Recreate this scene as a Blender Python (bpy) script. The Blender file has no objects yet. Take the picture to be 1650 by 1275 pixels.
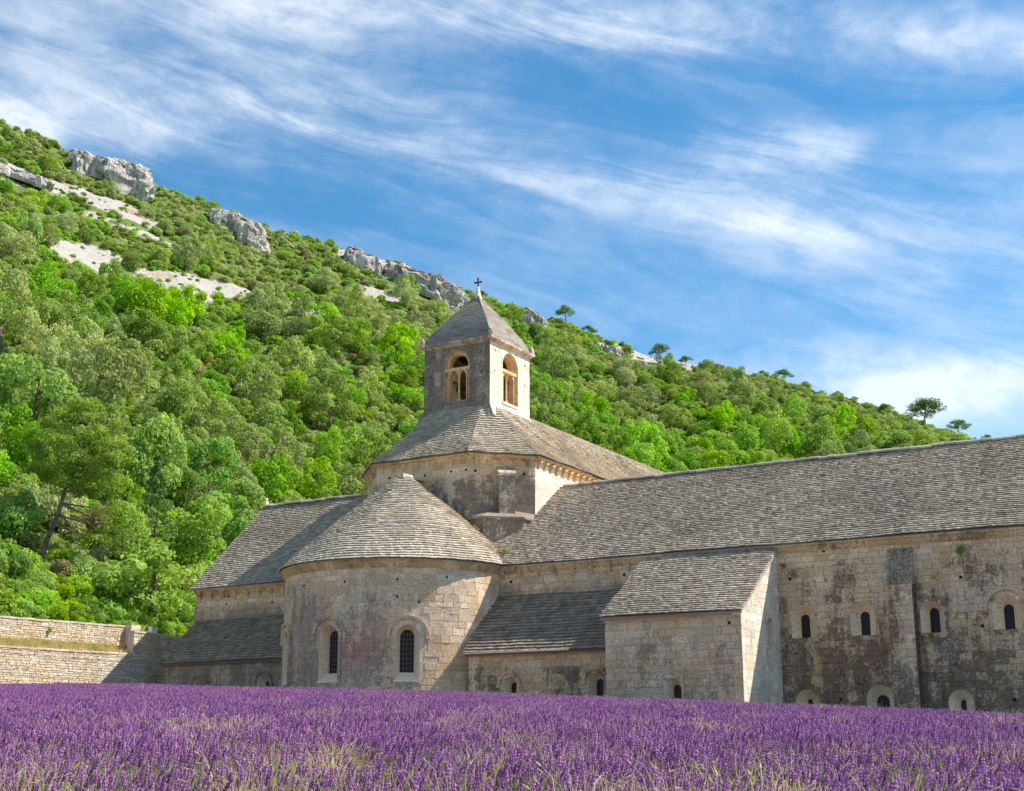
import bpy, math, random
import numpy as np
from mathutils import Vector, noise as mnoise

rnd = random.Random(7)
rng = np.random.default_rng(7)
scene = bpy.context.scene
COL = scene.collection
rad = math.radians

# ------------------------------------------------------------------ site frame
# origin of the world = the photographer's eye; the abbey has its own axes:
# a = along the long roof (towards the viewer's right), b = into the building, z = height over the eye
TH = rad(30.7)
AX = np.array([math.cos(TH), -math.sin(TH), 0.0])
NX = np.array([math.sin(TH), math.cos(TH), 0.0])
OX = np.array([16.974, 62.0, 0.0])
def T(a, b, z):
    return (OX[0] + a*AX[0] + b*NX[0], OX[1] + a*AX[1] + b*NX[1], z)
F_PX = 2210.0
PITCH = math.atan(573/2210)

# ------------------------------------------------------------------ camera
cam_d = bpy.data.cameras.new('camera')
cam = bpy.data.objects.new('camera', cam_d)
COL.objects.link(cam)
cam.location = (0, 0, 0)
cam.rotation_euler = (math.pi/2 + PITCH, 0, 0)
cam_d.sensor_width = 36
cam_d.lens = F_PX/1650*36
cam_d.clip_start = 0.1
cam_d.clip_end = 8000
scene.camera = cam

# ------------------------------------------------------------------ sun and sky
S_loc = AX*1.2 + NX*1.0 + np.array([0, 0, 1.83])
S_dir = S_loc/np.linalg.norm(S_loc)
SUN_ELEV = math.asin(S_dir[2])
SUN_AZ = math.atan2(S_dir[0], S_dir[1])
sun_d = bpy.data.lights.new('sun', 'SUN')
sun_d.energy = 3.6
sun_d.angle = rad(0.5)
sun_d.color = (1.0, 0.94, 0.84)
sun = bpy.data.objects.new('sun', sun_d)
COL.objects.link(sun)
sun.rotation_euler = Vector(tuple(S_dir)).to_track_quat('Z', 'Y').to_euler()

scene.view_settings.view_transform = 'Standard'
scene.view_settings.look = 'None'
scene.view_settings.exposure = 0.96
scene.view_settings.gamma = 1.0
scene.view_settings.use_curve_mapping = False

world = bpy.data.worlds.new('World')
scene.world = world
world.use_nodes = True

class NG:
    """small node-tree writer"""
    def __init__(s, nt): s.nt = nt; s.n = nt.nodes; s.l = nt.links
    def new(s, t, **kw):
        x = s.n.new(t)
        for k, v in kw.items(): setattr(x, k, v)
        return x
    def put(s, sock, v):
        if hasattr(v, 'is_output') or isinstance(v, bpy.types.NodeSocket): s.l.new(v, sock)
        elif v is not None: sock.default_value = v
    def m(s, op, a, b=None, c=None, clamp=False):
        x = s.new('ShaderNodeMath', operation=op); x.use_clamp = clamp
        s.put(x.inputs[0], a)
        if b is not None: s.put(x.inputs[1], b)
        if c is not None: s.put(x.inputs[2], c)
        return x.outputs[0]
    def vm(s, op, a, b=None):
        x = s.new('ShaderNodeVectorMath', operation=op)
        s.put(x.inputs[0], a)
        if b is not None: s.put(x.inputs[1], b)
        return x.outputs[0]
    def mix(s, f, a, b, bt='MIX'):
        x = s.new('ShaderNodeMix', data_type='RGBA', blend_type=bt)
        s.put(x.inputs[0], f)
        s.put(x.inputs[6], a if not isinstance(a, tuple) else (*a[:3], 1))
        s.put(x.inputs[7], b if not isinstance(b, tuple) else (*b[:3], 1))
        return x.outputs[2]
    def noise(s, vec, scale, detail=4, rough=0.55, dist=0.0):
        x = s.new('ShaderNodeTexNoise')
        s.put(x.inputs['Vector'], vec); x.inputs['Scale'].default_value = scale
        x.inputs['Detail'].default_value = detail; x.inputs['Roughness'].default_value = rough
        x.inputs['Distortion'].default_value = dist
        return x.outputs[0]
    def ss(s, v, lo, hi, a=0.0, b=1.0):
        x = s.new('ShaderNodeMapRange', interpolation_type='SMOOTHSTEP')
        s.put(x.inputs[0], v); x.inputs[1].default_value = lo; x.inputs[2].default_value = hi
        x.inputs[3].default_value = a; x.inputs[4].default_value = b
        return x.outputs[0]

def build_world():
    g = NG(world.node_tree); g.n.clear()
    out = g.new('ShaderNodeOutputWorld'); bg = g.new('ShaderNodeBackground')
    sky = g.new('ShaderNodeTexSky'); sky.sky_type = 'NISHITA'; sky.sun_disc = False
    sky.sun_elevation = SUN_ELEV; sky.sun_rotation = SUN_AZ
    sky.altitude = 400; sky.air_density = 1.0; sky.dust_density = 0.35; sky.ozone_density = 2.2
    tc = g.new('ShaderNodeTexCoord').outputs['Generated']
    sx = g.new('ShaderNodeSeparateXYZ'); g.put(sx.inputs[0], tc)
    X, Y, Z = sx.outputs
    az = g.m('ARCTAN2', X, Y)
    hyp = g.m('SQRT', g.m('ADD', g.m('MULTIPLY', X, X), g.m('MULTIPLY', Y, Y)))
    el = g.m('ARCTAN2', Z, hyp)
    # cirrus: noise drawn out along the direction in which the streaks run
    sh = g.new('ShaderNodeCombineXYZ')
    g.put(sh.inputs[0], g.m('MULTIPLY', X, 1.6)); g.put(sh.inputs[1], g.m('MULTIPLY', Y, 1.6))
    g.put(sh.inputs[2], g.m('MULTIPLY', g.m('ADD', Z, g.m('MULTIPLY', X, 0.24)), 6.5))
    warp = g.new('ShaderNodeTexNoise'); g.put(warp.inputs['Vector'], sh.outputs[0]); warp.inputs['Scale'].default_value = 1.1; warp.inputs['Detail'].default_value = 4
    wv = g.vm('ADD', sh.outputs[0], g.vm('MULTIPLY', g.vm('SUBTRACT', warp.outputs['Color'], (0.5, 0.5, 0.5)), (0.6, 0.6, 1.5)))
    n1 = g.noise(wv, 1.6, 10, 0.60)
    n2 = g.noise(g.vm('MULTIPLY', wv, (1.0, 1.0, 1.3)), 3.6, 7, 0.60, 0.1)
    n3 = g.noise(g.vm('MULTIPLY', tc, (1, 1, 1.6)), 26.0, 7, 0.66, 0.2)
    wob = g.m('MULTIPLY', g.m('SUBTRACT', g.noise(tc, 5.0, 6, 0.6), 0.5), 0.085)
    def band(c0, c1, c2, w, u0, u1, fade, amt):
        c = g.m('ADD', g.m('ADD', c0, g.m('MULTIPLY', az, c1)), g.m('MULTIPLY', g.m('MULTIPLY', az, az), c2))
        d = g.m('DIVIDE', g.m('SUBTRACT', g.m('ADD', el, wob), c), w)
        e = g.m('EXPONENT', g.m('MULTIPLY', g.m('MULTIPLY', d, d), -1.0))
        lo = g.ss(az, u0-fade, u0+fade); hi = g.ss(az, u1-fade, u1+fade, 1.0, 0.0)
        return g.m('MULTIPLY', g.m('MULTIPLY', e, g.m('MULTIPLY', lo, hi)), amt)
    bands = [band(0.425, -0.13, -0.30, 0.022, -0.60, 0.26, 0.10, 0.82),   # long streak falling to the right
             band(0.405, -0.17, 0.0, 0.048, 0.17, 0.70, 0.09, 0.30),      # thick patch at the right
             band(0.531, 0.0, -0.38, 0.020, -0.22, 0.70, 0.08, 0.95),     # top streak
             band(0.500, 0.05, 0.0, 0.050, -0.75, -0.10, 0.12, 0.40),     # veil upper left
             band(0.246, 0.0, 0.0, 0.024, 0.20, 0.80, 0.05, 1.0),         # low bank at the right
             band(0.415, 0.0, 0.0, 0.014, -0.60, -0.345, 0.015, 0.9),     # behind the ridge at left
             band(0.452, -0.10, 0.0, 0.016, 0.15, 0.27, 0.02, 0.9),
             band(0.285, -0.10, 0.0, 0.012, 0.12, 0.30, 0.04, 0.5)]
    tot = bands[0]
    for b in bands[1:]: tot = g.m('ADD', tot, b)
    tex = g.m('ADD', g.m('MULTIPLY', n1, 0.48), g.m('ADD', g.m('MULTIPLY', n2, 0.34), g.m('MULTIPLY', n3, 0.18)))
    base = g.ss(tex, 0.38, 0.70, 0.0, 0.34)                     # thin wisps everywhere
    bandy = g.m('MULTIPLY', tot, g.ss(tex, 0.36, 0.64, 0.12, 1.0))
    mask = g.m('MINIMUM', g.m('ADD', base, g.m('MULTIPLY', bandy, 0.74)), 0.74)
    mask = g.m('MULTIPLY', mask, g.ss(el, -0.02, 0.08))
    hsv = g.new('ShaderNodeHueSaturation'); g.put(hsv.inputs['Color'], sky.outputs[0])
    hsv.inputs['Hue'].default_value = 0.490; hsv.inputs['Saturation'].default_value = 1.32; hsv.inputs['Value'].default_value = 0.61
    col = g.mix(mask, hsv.outputs[0], (4.0, 4.2, 4.45))
    g.l.new(col, bg.inputs[0]); bg.inputs[1].default_value = 0.145
    g.l.new(bg.outputs[0], out.inputs[0])
build_world()

# ------------------------------------------------------------------ helpers
def tag(o, label=None, cat=None, group=None, kind=None):
    if label: o['label'] = label
    if cat: o['category'] = cat
    if group: o['group'] = group
    if kind: o['kind'] = kind
    return o

def empty(name, loc, label, cat, group=None):
    o = bpy.data.objects.new(name, None)
    o.empty_display_size = 0.5
    o.location = loc
    COL.objects.link(o)
    return tag(o, label, cat, group)

def wloc(o):
    v = Vector((0, 0, 0))
    while o is not None:
        v += o.location; o = o.parent
    return v

class MB:
    """collects faces in world space, with a 'tone' value on every face"""
    def __init__(s): s.v = []; s.f = []; s.t = []
    def face(s, pts, tone=0.5):
        i = len(s.v); s.v.extend(pts); s.f.append(tuple(range(i, i+len(pts)))); s.t.append(tone)
    def hexa(s, p, tone=0.5, skip=()):
        """8 corners: 0-3 inner ring, 4-7 outer ring, same order"""
        i = len(s.v); s.v.extend(p)
        q = [(4, 5, 6, 7), (0, 1, 5, 4), (1, 2, 6, 5), (2, 3, 7, 6), (3, 0, 4, 7), (3, 2, 1, 0)]
        for k, f in enumerate(q):
            if k in skip: continue
            s.f.append(tuple(i+j for j in f)); s.t.append(tone)
    def box(s, P, s0, s1, z0, z1, d0, d1, tone=0.5):
        s.hexa([P(s0, z0, d0), P(s1, z0, d0), P(s1, z1, d0), P(s0, z1, d0),
                P(s0, z0, d1), P(s1, z0, d1), P(s1, z1, d1), P(s0, z1, d1)], tone)
    def loft(s, r0, r1, closed=False, tone=0.5):
        n = len(r0)
        i = len(s.v); s.v.extend(r0); s.v.extend(r1)
        for k in range(n if closed else n-1):
            j = (k+1) % n
            s.f.append((i+k, i+j, i+n+j, i+n+k)); s.t.append(tone)
    def tube(s, pts, rs, n=6, tone=0.5, cap=True):
        pts = [Vector(p) for p in pts]
        rings = []
        for k, p in enumerate(pts):
            d = (pts[min(k+1, len(pts)-1)] - pts[max(k-1, 0)]).normalized()
            u = d.orthogonal().normalized() if k == 0 else (u - d*u.dot(d)).normalized()
            w = d.cross(u)
            rings.append([tuple(p + (u*math.cos(2*math.pi*j/n) + w*math.sin(2*math.pi*j/n))*rs[k]) for j in range(n)])
        for k in range(len(rings)-1): s.loft(rings[k], rings[k+1], True, tone)
        if cap: s.face(rings[-1], tone); s.face(rings[0][::-1], tone)
    def mesh(s, name, mat, off=(0, 0, 0), smooth=False):
        me = bpy.data.meshes.new(name)
        v = np.array(s.v, dtype=float) - np.array(off)
        me.from_pydata(v.tolist(), [], s.f)
        at = me.attributes.new('tone', 'FLOAT', 'FACE')
        at.data.foreach_set('value', s.t)
        me.materials.append(mat)
        if smooth: me.polygons.foreach_set('use_smooth', [True]*len(me.polygons))
        return me
    def build(s, name, mat, parent=None, origin=None, smooth=False, kind=None, label=None):
        if not s.f: return None
        if origin is None: origin = tuple(wloc(parent)) if parent else (0, 0, 0)
        o = bpy.data.objects.new(name, s.mesh(name, mat, origin, smooth))
        COL.objects.link(o)
        if parent:
            o.parent = parent; o.location = Vector(origin) - wloc(parent)
        else: o.location = origin
        if kind: o['kind'] = kind
        if label: o['label'] = label
        return o

# ------------------------------------------------------------------ materials
def new_mat(name):
    m = bpy.data.materials.new(name); m.use_nodes = True
    g = NG(m.node_tree); g.n.clear()
    out = g.new('ShaderNodeOutputMaterial'); bs = g.new('ShaderNodeBsdfPrincipled')
    g.l.new(bs.outputs[0], out.inputs[0])
    bs.inputs['Roughness'].default_value = 0.9
    if 'Specular IOR Level' in bs.inputs: bs.inputs['Specular IOR Level'].default_value = 0.25
    return m, g, bs, out
def tone_of(g):
    a = g.new('ShaderNodeAttribute'); a.attribute_name = 'tone'; return a.outputs['Fac']
def bump(g, bs, h, dist, strength=1.0):
    b = g.new('ShaderNodeBump'); g.put(b.inputs['Height'], h)
    b.inputs['Distance'].default_value = dist; b.inputs['Strength'].default_value = strength
    g.l.new(b.outputs[0], bs.inputs['Normal'])

def stone(name, clean, grime, amt, eave=None, lichen=0.5, warm=(0.62, 0.42, 0.22), patch=None, foot=None, brown=0.3, eave_h=1.3, lit_pale_at=None, var=1.0):
    """ashlar: clean stone, grey-black weathering in patches and runs, pale lichen; stone under the eaves stays clean"""
    m, g, bs, out = new_mat(name)
    pos = g.new('ShaderNodeNewGeometry').outputs['Position']
    sp = g.new('ShaderNodeSeparateXYZ'); g.put(sp.inputs[0], pos); Z = sp.outputs[2]
    t = tone_of(g)
    big = g.noise(pos, 0.33, 6, 0.62)
    st = g.new('ShaderNodeMapping'); g.put(st.inputs[0], pos); st.inputs['Scale'].default_value = (1.7, 1.7, 0.16)
    run = g.noise(st.outputs[0], 1.0, 5, 0.6)
    med = g.noise(pos, 2.2, 6, 0.7)
    w = g.m('ADD', g.m('MULTIPLY', big, 0.8), g.m('ADD', g.m('MULTIPLY', run, 0.75), g.m('MULTIPLY', med, 0.55)))
    w = g.m('ADD', w, amt - 1.05)
    w = g.m('ADD', w, g.m('MULTIPLY', g.m('SUBTRACT', t, 0.5), 0.24))
    if eave is not None:
        e = g.ss(g.m('ADD', Z, g.m('MULTIPLY', run, 1.2)), eave - eave_h + 0.5, eave + 0.7)
        w = g.m('SUBTRACT', w, g.m('MULTIPLY', e, 0.34))
    if foot is not None:
        w = g.m('ADD', w, g.ss(Z, foot[0], foot[1], foot[2], 0.0))
    if lit_pale_at is not None:  # grime thinned on the apse's sunlit side: sunlight put into the colour
        ln2 = g.new('ShaderNodeVectorMath', operation='LENGTH'); g.put(ln2.inputs[0], g.vm('SUBTRACT', pos, tuple(lit_pale_at[0])))
        w = g.m('SUBTRACT', w, g.ss(ln2.outputs['Value'], lit_pale_at[1]*0.45, lit_pale_at[1], 0.34, 0.0))
    sp1 = g.noise(pos, 7.5, 8, 0.8)
    w = g.m('ADD', w, g.m('MULTIPLY', g.m('SUBTRACT', sp1, 0.5), 0.9*var))
    k = g.ss(w, -0.08, 0.20)
    cl = g.mix(g.m('MULTIPLY', g.ss(g.noise(pos, 0.7, 5), 0.40, 0.66), var), clean, tuple(c*k2 for c, k2 in zip(clean, (0.94, 0.84, 0.70))))
    if eave is not None:
        cl = g.mix(g.m('MULTIPLY', g.ss(Z, eave - 0.7, eave + 0.0), 0.45), cl, warm)
    gr = g.mix(g.m('MULTIPLY', g.ss(g.noise(pos, 1.3, 5), 0.42, 0.68), brown), grime, (0.27, 0.17, 0.10))
    col = g.mix(k, cl, gr)
    if patch is not None:
        (c, r, pc) = patch
        dv = g.vm('SUBTRACT', pos, tuple(c))
        ln = g.new('ShaderNodeVectorMath', operation='LENGTH'); g.put(ln.inputs[0], dv)
        pm = g.m('MULTIPLY', g.ss(ln.outputs['Value'], r*0.35, r, 1.0, 0.0), g.ss(g.noise(pos, 2.4, 5), 0.40, 0.62))
        col = g.mix(g.m('MULTIPLY', pm, 0.6), col, pc)
    # fine mottling and per-stone tone
    fine = g.noise(pos, 14, 5, 0.7)
    mul = g.m('MULTIPLY', g.ss(fine, 0.28, 0.72, 0.62, 1.32), g.m('ADD', 0.80, g.m('MULTIPLY', t, 0.40)))
    col = g.vm('MULTIPLY', col, g.vm('MULTIPLY', (1.05, 0.985, 0.91), mul))
    # lichen dots
    vo = g.new('ShaderNodeTexVoronoi'); g.put(vo.inputs['Vector'], g.vm('ADD', pos, g.vm('MULTIPLY', g.new('ShaderNodeTexNoise').outputs['Color'], (0.1, 0.1, 0.1)))); vo.inputs['Scale'].default_value = 7.5
    vs = g.new('ShaderNodeTexVoronoi'); g.put(vs.inputs['Vector'], pos); vs.inputs['Scale'].default_value = 17
    zone = g.ss(g.noise(pos, 0.8, 6, 0.7), 0.40, 0.62)
    thr = g.m('MULTIPLY', zone, 0.33*lichen)
    d1 = g.m('LESS_THAN', vo.outputs['Distance'], g.m('MULTIPLY', thr, 1.05))
    d2 = g.m('LESS_THAN', vs.outputs['Distance'], thr)
    col = g.mix(g.m('MULTIPLY', g.m('MAXIMUM', d1, d2), 0.75), col, (0.55, 0.50, 0.42))
    # dark pits
    pit = g.ss(g.noise(pos, 19, 4, 0.65), 0.62, 0.69)
    col = g.mix(g.m('MULTIPLY', pit, 0.65), col, (0.06, 0.05, 0.045))
    g.l.new(col, bs.inputs['Base Color'])
    bump(g, bs, g.m('ADD', g.m('MULTIPLY', fine, 1.0), g.m('MULTIPLY', med, 1.5)), 0.03, 0.8)
    return m

CLEAN = (0.60, 0.515, 0.405)
GRIME = (0.205, 0.165, 0.130)
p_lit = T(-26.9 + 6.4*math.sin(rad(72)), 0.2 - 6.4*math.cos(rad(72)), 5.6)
p_red = T(-26.9 + 6.4*math.sin(rad(17)), 0.2 - 6.4*math.cos(rad(17)), 5.0)
M_apse = stone('apse_stone', (0.84, 0.69, 0.52), (0.38, 0.31, 0.255), 0.03, eave=9.4, lichen=0.9, patch=(p_red, 1.9, (0.50, 0.17, 0.12)), foot=(3.6, 6.0, 0.05), brown=0.2, lit_pale_at=(p_lit, 5.4))
M_dorm = stone('range_stone', (0.82, 0.65, 0.46), (0.215, 0.158, 0.115), 0.01, eave=9.3, lichen=1.0, foot=(2.0, 6.8, 0.16), brown=0.6)
M_chap = stone('chapel_stone', (0.82, 0.66, 0.48), (0.35, 0.27, 0.21), -0.03, eave=5.9, lichen=0.8, brown=0.4)
M_low = stone('low_chapel_stone', (0.82, 0.63, 0.43), (0.21, 0.148, 0.108), 0.04, eave=4.6, lichen=0.3, brown=0.4, eave_h=0.8)
M_lean = stone('dark_chapel_stone', (0.64, 0.52, 0.39), (0.31, 0.25, 0.195), 0.12, lichen=0.4, brown=0.2)
M_trans = stone('transept_stone', (0.80, 0.63, 0.45), (0.40, 0.315, 0.25), 0.04, eave=9.3, lichen=0.3, foot=(7.6, 8.6, 0.12), brown=0.1)
M_drum = stone('drum_stone', (0.82, 0.66, 0.48), (0.24, 0.20, 0.165), 0.01, eave=16.0, lichen=0.7, foot=(13.0, 15.6, 0.22), brown=0.1)
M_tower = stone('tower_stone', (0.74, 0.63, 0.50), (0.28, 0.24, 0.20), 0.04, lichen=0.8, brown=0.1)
M_towerdark = stone('tower_shade_side_stone', (0.62, 0.52, 0.42), (0.22, 0.185, 0.155), 0.16, lichen=1.0, brown=0.1)  # darker, lichened copy for faces turned from the sun; shade put into the colour
M_white = stone('sunward_stone', (0.84, 0.78, 0.68), (0.46, 0.41, 0.35), -0.19, lichen=0.2, brown=0.1, var=0.5)  # paler copy for sun-facing walls and trim; sunlight put into the colour
M_niche = stone('niche_plaster', (0.88, 0.74, 0.54), (0.52, 0.39, 0.27), -0.27, lichen=0.0, brown=0.4, var=0.6)
M_cream = stone('cornice_stone', (0.80, 0.60, 0.37), (0.28, 0.21, 0.14), -0.06, lichen=0.2, brown=0.5)
M_butt = stone('buttress_cap_rubble', (0.52, 0.45, 0.36), (0.28, 0.235, 0.19), 0.1, lichen=0.9, brown=0.1)
M_side = stone('shaded_side_stone', (0.40, 0.33, 0.26), (0.13, 0.11, 0.09), 0.25, lichen=0.5, brown=0.2)  # dark copy for the buttress flank; the range's shade put into the colour
M_rubble = stone('dry_stone', (0.72, 0.66, 0.57), (0.40, 0.36, 0.30), -0.14, lichen=0.3, brown=0.35)

def tile_mat(name, c1, c2, warm=0.2, dark=(0.09, 0.08, 0.07)):
    m, g, bs, out = new_mat(name)
    pos = g.new('ShaderNodeNewGeometry').outputs['Position']
    t = tone_of(g)
    col = g.mix(t, c2, c1)
    r1 = g.m('FRACT', g.m('MULTIPLY', t, 37.7))
    col = g.mix(g.m('MULTIPLY', g.m('GREATER_THAN', r1, 0.80), warm), col, (0.42, 0.29, 0.19))
    col = g.mix(g.m('MULTIPLY', g.m('LESS_THAN', r1, 0.10), 0.35), col, dark)
    n = g.noise(pos, 5, 6, 0.75)
    col = g.mix(g.ss(n, 0.55, 0.75, 0.0, 0.4), col, dark)
    col = g.mix(g.m('MULTIPLY', g.ss(g.noise(pos, 0.25, 4), 0.45, 0.65), 0.3), col, (0.20, 0.175, 0.15))
    col = g.mix(g.ss(g.noise(pos, 22, 3, 0.6), 0.60, 0.72, 0.0, 0.5), col, (0.55, 0.52, 0.46))
    g.l.new(col, bs.inputs['Base Color'])
    bump(g, bs, g.noise(pos, 18, 4), 0.02, 0.7)
    return m
M_tile = tile_mat('stone_tile', (0.62, 0.54, 0.43), (0.41, 0.34, 0.26), 0.40)
M_tile4 = tile_mat('shaded_mossy_tile', (0.44, 0.355, 0.26), (0.25, 0.195, 0.135), 0.3)  # mossy brown, and darker for the low roofs' shade put into the colour
M_tile2 = tile_mat('pale_stone_tile', (0.72, 0.63, 0.50), (0.52, 0.44, 0.335), 0.25)
M_tile3 = tile_mat('tower_roof_slab', (0.36, 0.31, 0.26), (0.25, 0.215, 0.18), 0.15)

def plain(name, col, rough=0.8, n_amt=0.25, scale=8.0, metallic=0.0):
    m, g, bs, out = new_mat(name)
    pos = g.new('ShaderNodeNewGeometry').outputs['Position']
    c = g.mix(g.ss(g.noise(pos, scale, 5), 0.3, 0.7), tuple(x*(1-n_amt) for x in col), tuple(min(1, x*(1+n_amt)) for x in col))
    g.l.new(c, bs.inputs['Base Color']); bs.inputs['Roughness'].default_value = rough
    bs.inputs['Metallic'].default_value = metallic
    return m
M_glass = plain('dark_window_glass', (0.012, 0.011, 0.010), 0.35, 0.3)
M_lead = plain('lead_bar', (0.20, 0.19, 0.17), 0.7)
M_lead2 = plain('dark_lead_lattice', (0.07, 0.066, 0.06), 0.7)
M_iron = plain('iron', (0.05, 0.05, 0.05), 0.6)
M_hole = plain('putlog_hole_dark', (0.02, 0.017, 0.015), 1.0)
M_bark = plain('bark', (0.17, 0.125, 0.10), 0.95, 0.35, 3)
M_bark2 = plain('pale_bark', (0.27, 0.21, 0.165), 0.95, 0.3, 3)
M_wood = plain('dark_underside', (0.10, 0.08, 0.06), 1.0)

def leaf_mat(name, ca, cb, trans=0.35, obj_var=0.12):
    m, g, bs, out = new_mat(name)
    t = tone_of(g)
    oi = g.new('ShaderNodeObjectInfo').outputs['Random']
    col = g.mix(t, ca, cb)
    hs = g.new('ShaderNodeHueSaturation'); g.put(hs.inputs['Color'], col)
    g.put(hs.inputs['Hue'], g.m('ADD', 0.5 - obj_var*0.26, g.m('MULTIPLY', oi, obj_var*0.30)))
    g.put(hs.inputs['Saturation'], g.m('ADD', 0.82, g.m('MULTIPLY', g.m('FRACT', g.m('MULTIPLY', oi, 13.3)), 0.3)))
    g.put(hs.inputs['Value'], g.m('ADD', 0.86, g.m('MULTIPLY', g.m('FRACT', g.m('MULTIPLY', oi, 7.7)), 0.48)))
    g.l.new(hs.outputs[0], bs.inputs['Base Color'])
    bs.inputs['Roughness'].default_value = 0.75
    tr = g.new('ShaderNodeBsdfTranslucent'); 
    tc = g.mix(1.0, hs.outputs[0], (1.15, 1.25, 0.55), 'MULTIPLY')
    g.l.new(tc, tr.inputs[0])
    ms = g.new('ShaderNodeMixShader'); ms.inputs[0].default_value = trans
    g.l.new(bs.outputs[0], ms.inputs[1]); g.l.new(tr.outputs[0], ms.inputs[2]); g.l.new(ms.outputs[0], out.inputs[0])
    return m
L_bright = leaf_mat('leaf_bright', (0.15, 0.33, 0.020), (0.38, 0.60, 0.060), 0.46, 0.14)
L_mid = leaf_mat('leaf_mid', (0.12, 0.26, 0.030), (0.32, 0.50, 0.080), 0.48, 0.14)
L_olive = leaf_mat('leaf_olive', (0.19, 0.28, 0.065), (0.42, 0.52, 0.16), 0.38)
L_grey = leaf_mat('leaf_grey', (0.25, 0.31, 0.12), (0.52, 0.57, 0.28), 0.34)
L_pine = leaf_mat('pine_needles', (0.13, 0.21, 0.040), (0.33, 0.43, 0.11), 0.36)
L_dark = leaf_mat('dark_needles', (0.070, 0.165, 0.035), (0.18, 0.33, 0.075), 0.3)
L_rust = leaf_mat('leaf_rust', (0.22, 0.18, 0.07), (0.40, 0.33, 0.17), 0.3)

# ------------------------------------------------------------------ ground of the field
CT = (-0.7045951762522821, 0.005167792251234402, 0.06134934795974777, -0.0006249375607552456, -0.00016348957409503383, -0.0007722245537805082)
def ztop(X, Y):
    X = np.clip(X, -30, 30); Y = np.clip(Y, 0, 80)
    return CT[0] + CT[1]*X + CT[2]*Y + CT[3]*X*Y + CT[4]*Y*Y + CT[5]*X*X
PLANT = 0.56
def zground(X, Y):
    return ztop(X, Y) - PLANT

def polar_sheet(name, azs, rs, zf, mat, attrs=None):
    AZ, R = np.meshgrid(azs, rs, indexing='ij')
    X = R*np.sin(AZ); Y = R*np.cos(AZ); Z = zf(X, Y, AZ, R)
    na, nr = len(azs), len(rs)
    v = np.stack([X, Y, Z], -1).reshape(-1, 3)
    i = (np.arange(na-1)[:, None]*nr + np.arange(nr-1)[None, :]).reshape(-1)
    f = np.stack([i, i+nr, i+nr+1, i+1], -1)
    me = bpy.data.meshes.new(name)
    me.from_pydata(v.tolist(), [], f.tolist())
    if attrs:
        for k, fn in attrs.items():
            at = me.attributes.new(k, 'FLOAT', 'POINT'); at.data.foreach_set('value', fn(X, Y, AZ, R, Z).reshape(-1).astype(np.float32))
    me.materials.append(mat); me.polygons.foreach_set('use_smooth', [True]*len(me.polygons))
    o = bpy.data.objects.new(name, me); COL.objects.link(o)
    return o

def soil_mat():
    m, g, bs, out = new_mat('field_soil')
    pos = g.new('ShaderNodeNewGeometry').outputs['Position']
    col = g.mix(g.ss(g.noise(pos, 1.2, 6), 0.4, 0.6), (0.19, 0.14, 0.09), (0.12, 0.13, 0.05))
    g.l.new(g.mix(g.ss(g.noise(pos, 9, 5), 0.5, 0.7), col, (0.28, 0.23, 0.15)), bs.inputs['Base Color'])
    bump(g, bs, g.noise(pos, 12, 5), 0.05)
    return m
rs = np.concatenate([[0.3], np.geomspace(1, 100, 90), np.geomspace(110, 3500, 24)])
o = polar_sheet('ground', np.linspace(-math.pi, math.pi, 145), rs, lambda X, Y, A, R: zground(X, Y), soil_mat())
tag(o, kind='structure')

# ------------------------------------------------------------------ hillside
def rays(x, y):
    dx = np.asarray(x, float) - 825; dy = 637.5 - np.asarray(y, float)
    X = dx; Y = F_PX*math.cos(PITCH) - dy*math.sin(PITCH); Z = F_PX*math.sin(PITCH) + dy*math.cos(PITCH)
    return np.arctan2(X, Y), Z/np.hypot(X, Y)
def project(P):
    P = np.asarray(P, float)
    Yc = P[..., 1]*math.cos(PITCH) + P[..., 2]*math.sin(PITCH); Zc = -P[..., 1]*math.sin(PITCH) + P[..., 2]*math.cos(PITCH)
    return 825 + F_PX*P[..., 0]/Yc, 637.5 - F_PX*Zc/Yc
# skyline of the hill as bearings and slopes seen from the field
SK = np.array([(-900, 20), (-300, 120), (0, 205), (60, 222), (110, 250), (170, 268), (240, 298), (340, 332), (430, 372), (550, 400), (640, 425), (740, 470), (830, 500),
               (900, 520), (960, 545), (1050, 575), (1130, 590), (1250, 615), (1350, 645), (1450, 672), (1550, 706), (1620, 735), (1800, 800), (2300, 960)], float)
SK_AZ, SK_E = rays(SK[:, 0], SK[:, 1])
def ridge_e(az): return np.interp(az, SK_AZ, SK_E)
def ridge_r(az): return np.interp(az, [-0.6, -0.36, 0.0, 0.38, 0.8], [240, 255, 290, 340, 380])
# front edge: behind the upper garden wall (line a = -48.2), then round the back of the church
def base_r(az):
    dx, dy = np.sin(az), np.cos(az)
    den = dx*AX[0] + dy*AX[1]
    t = (OX @ AX - 48.2)/den
    t = np.where((den < 0) & (t > 0), t, 1e3)
    return np.clip(t, 40, 114)
def base_z(az): return np.interp(az, [-0.6, -0.23, -0.1, 0.4], [6.2, 6.9, 4.0, 2.0])
NOISE_GRID = rng.random((256, 256))
def vnoise(x, y):
    xi = np.floor(x).astype(int); yi = np.floor(y).astype(int); fx = x - xi; fy = y - yi
    fx = fx*fx*(3-2*fx); fy = fy*fy*(3-2*fy)
    g = lambda i, j: NOISE_GRID[(i) % 256, (j) % 256]
    return (g(xi, yi)*(1-fx)+g(xi+1, yi)*fx)*(1-fy) + (g(xi, yi+1)*(1-fx)+g(xi+1, yi+1)*fx)*fy
def fbm(x, y, o=4):
    s = 0; a = 1; t = 0
    for k in range(o):
        s = s + a*(vnoise(x*2**k+17*k, y*2**k+5*k)-0.5); t += a; a *= 0.5
    return s/t*2
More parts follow.
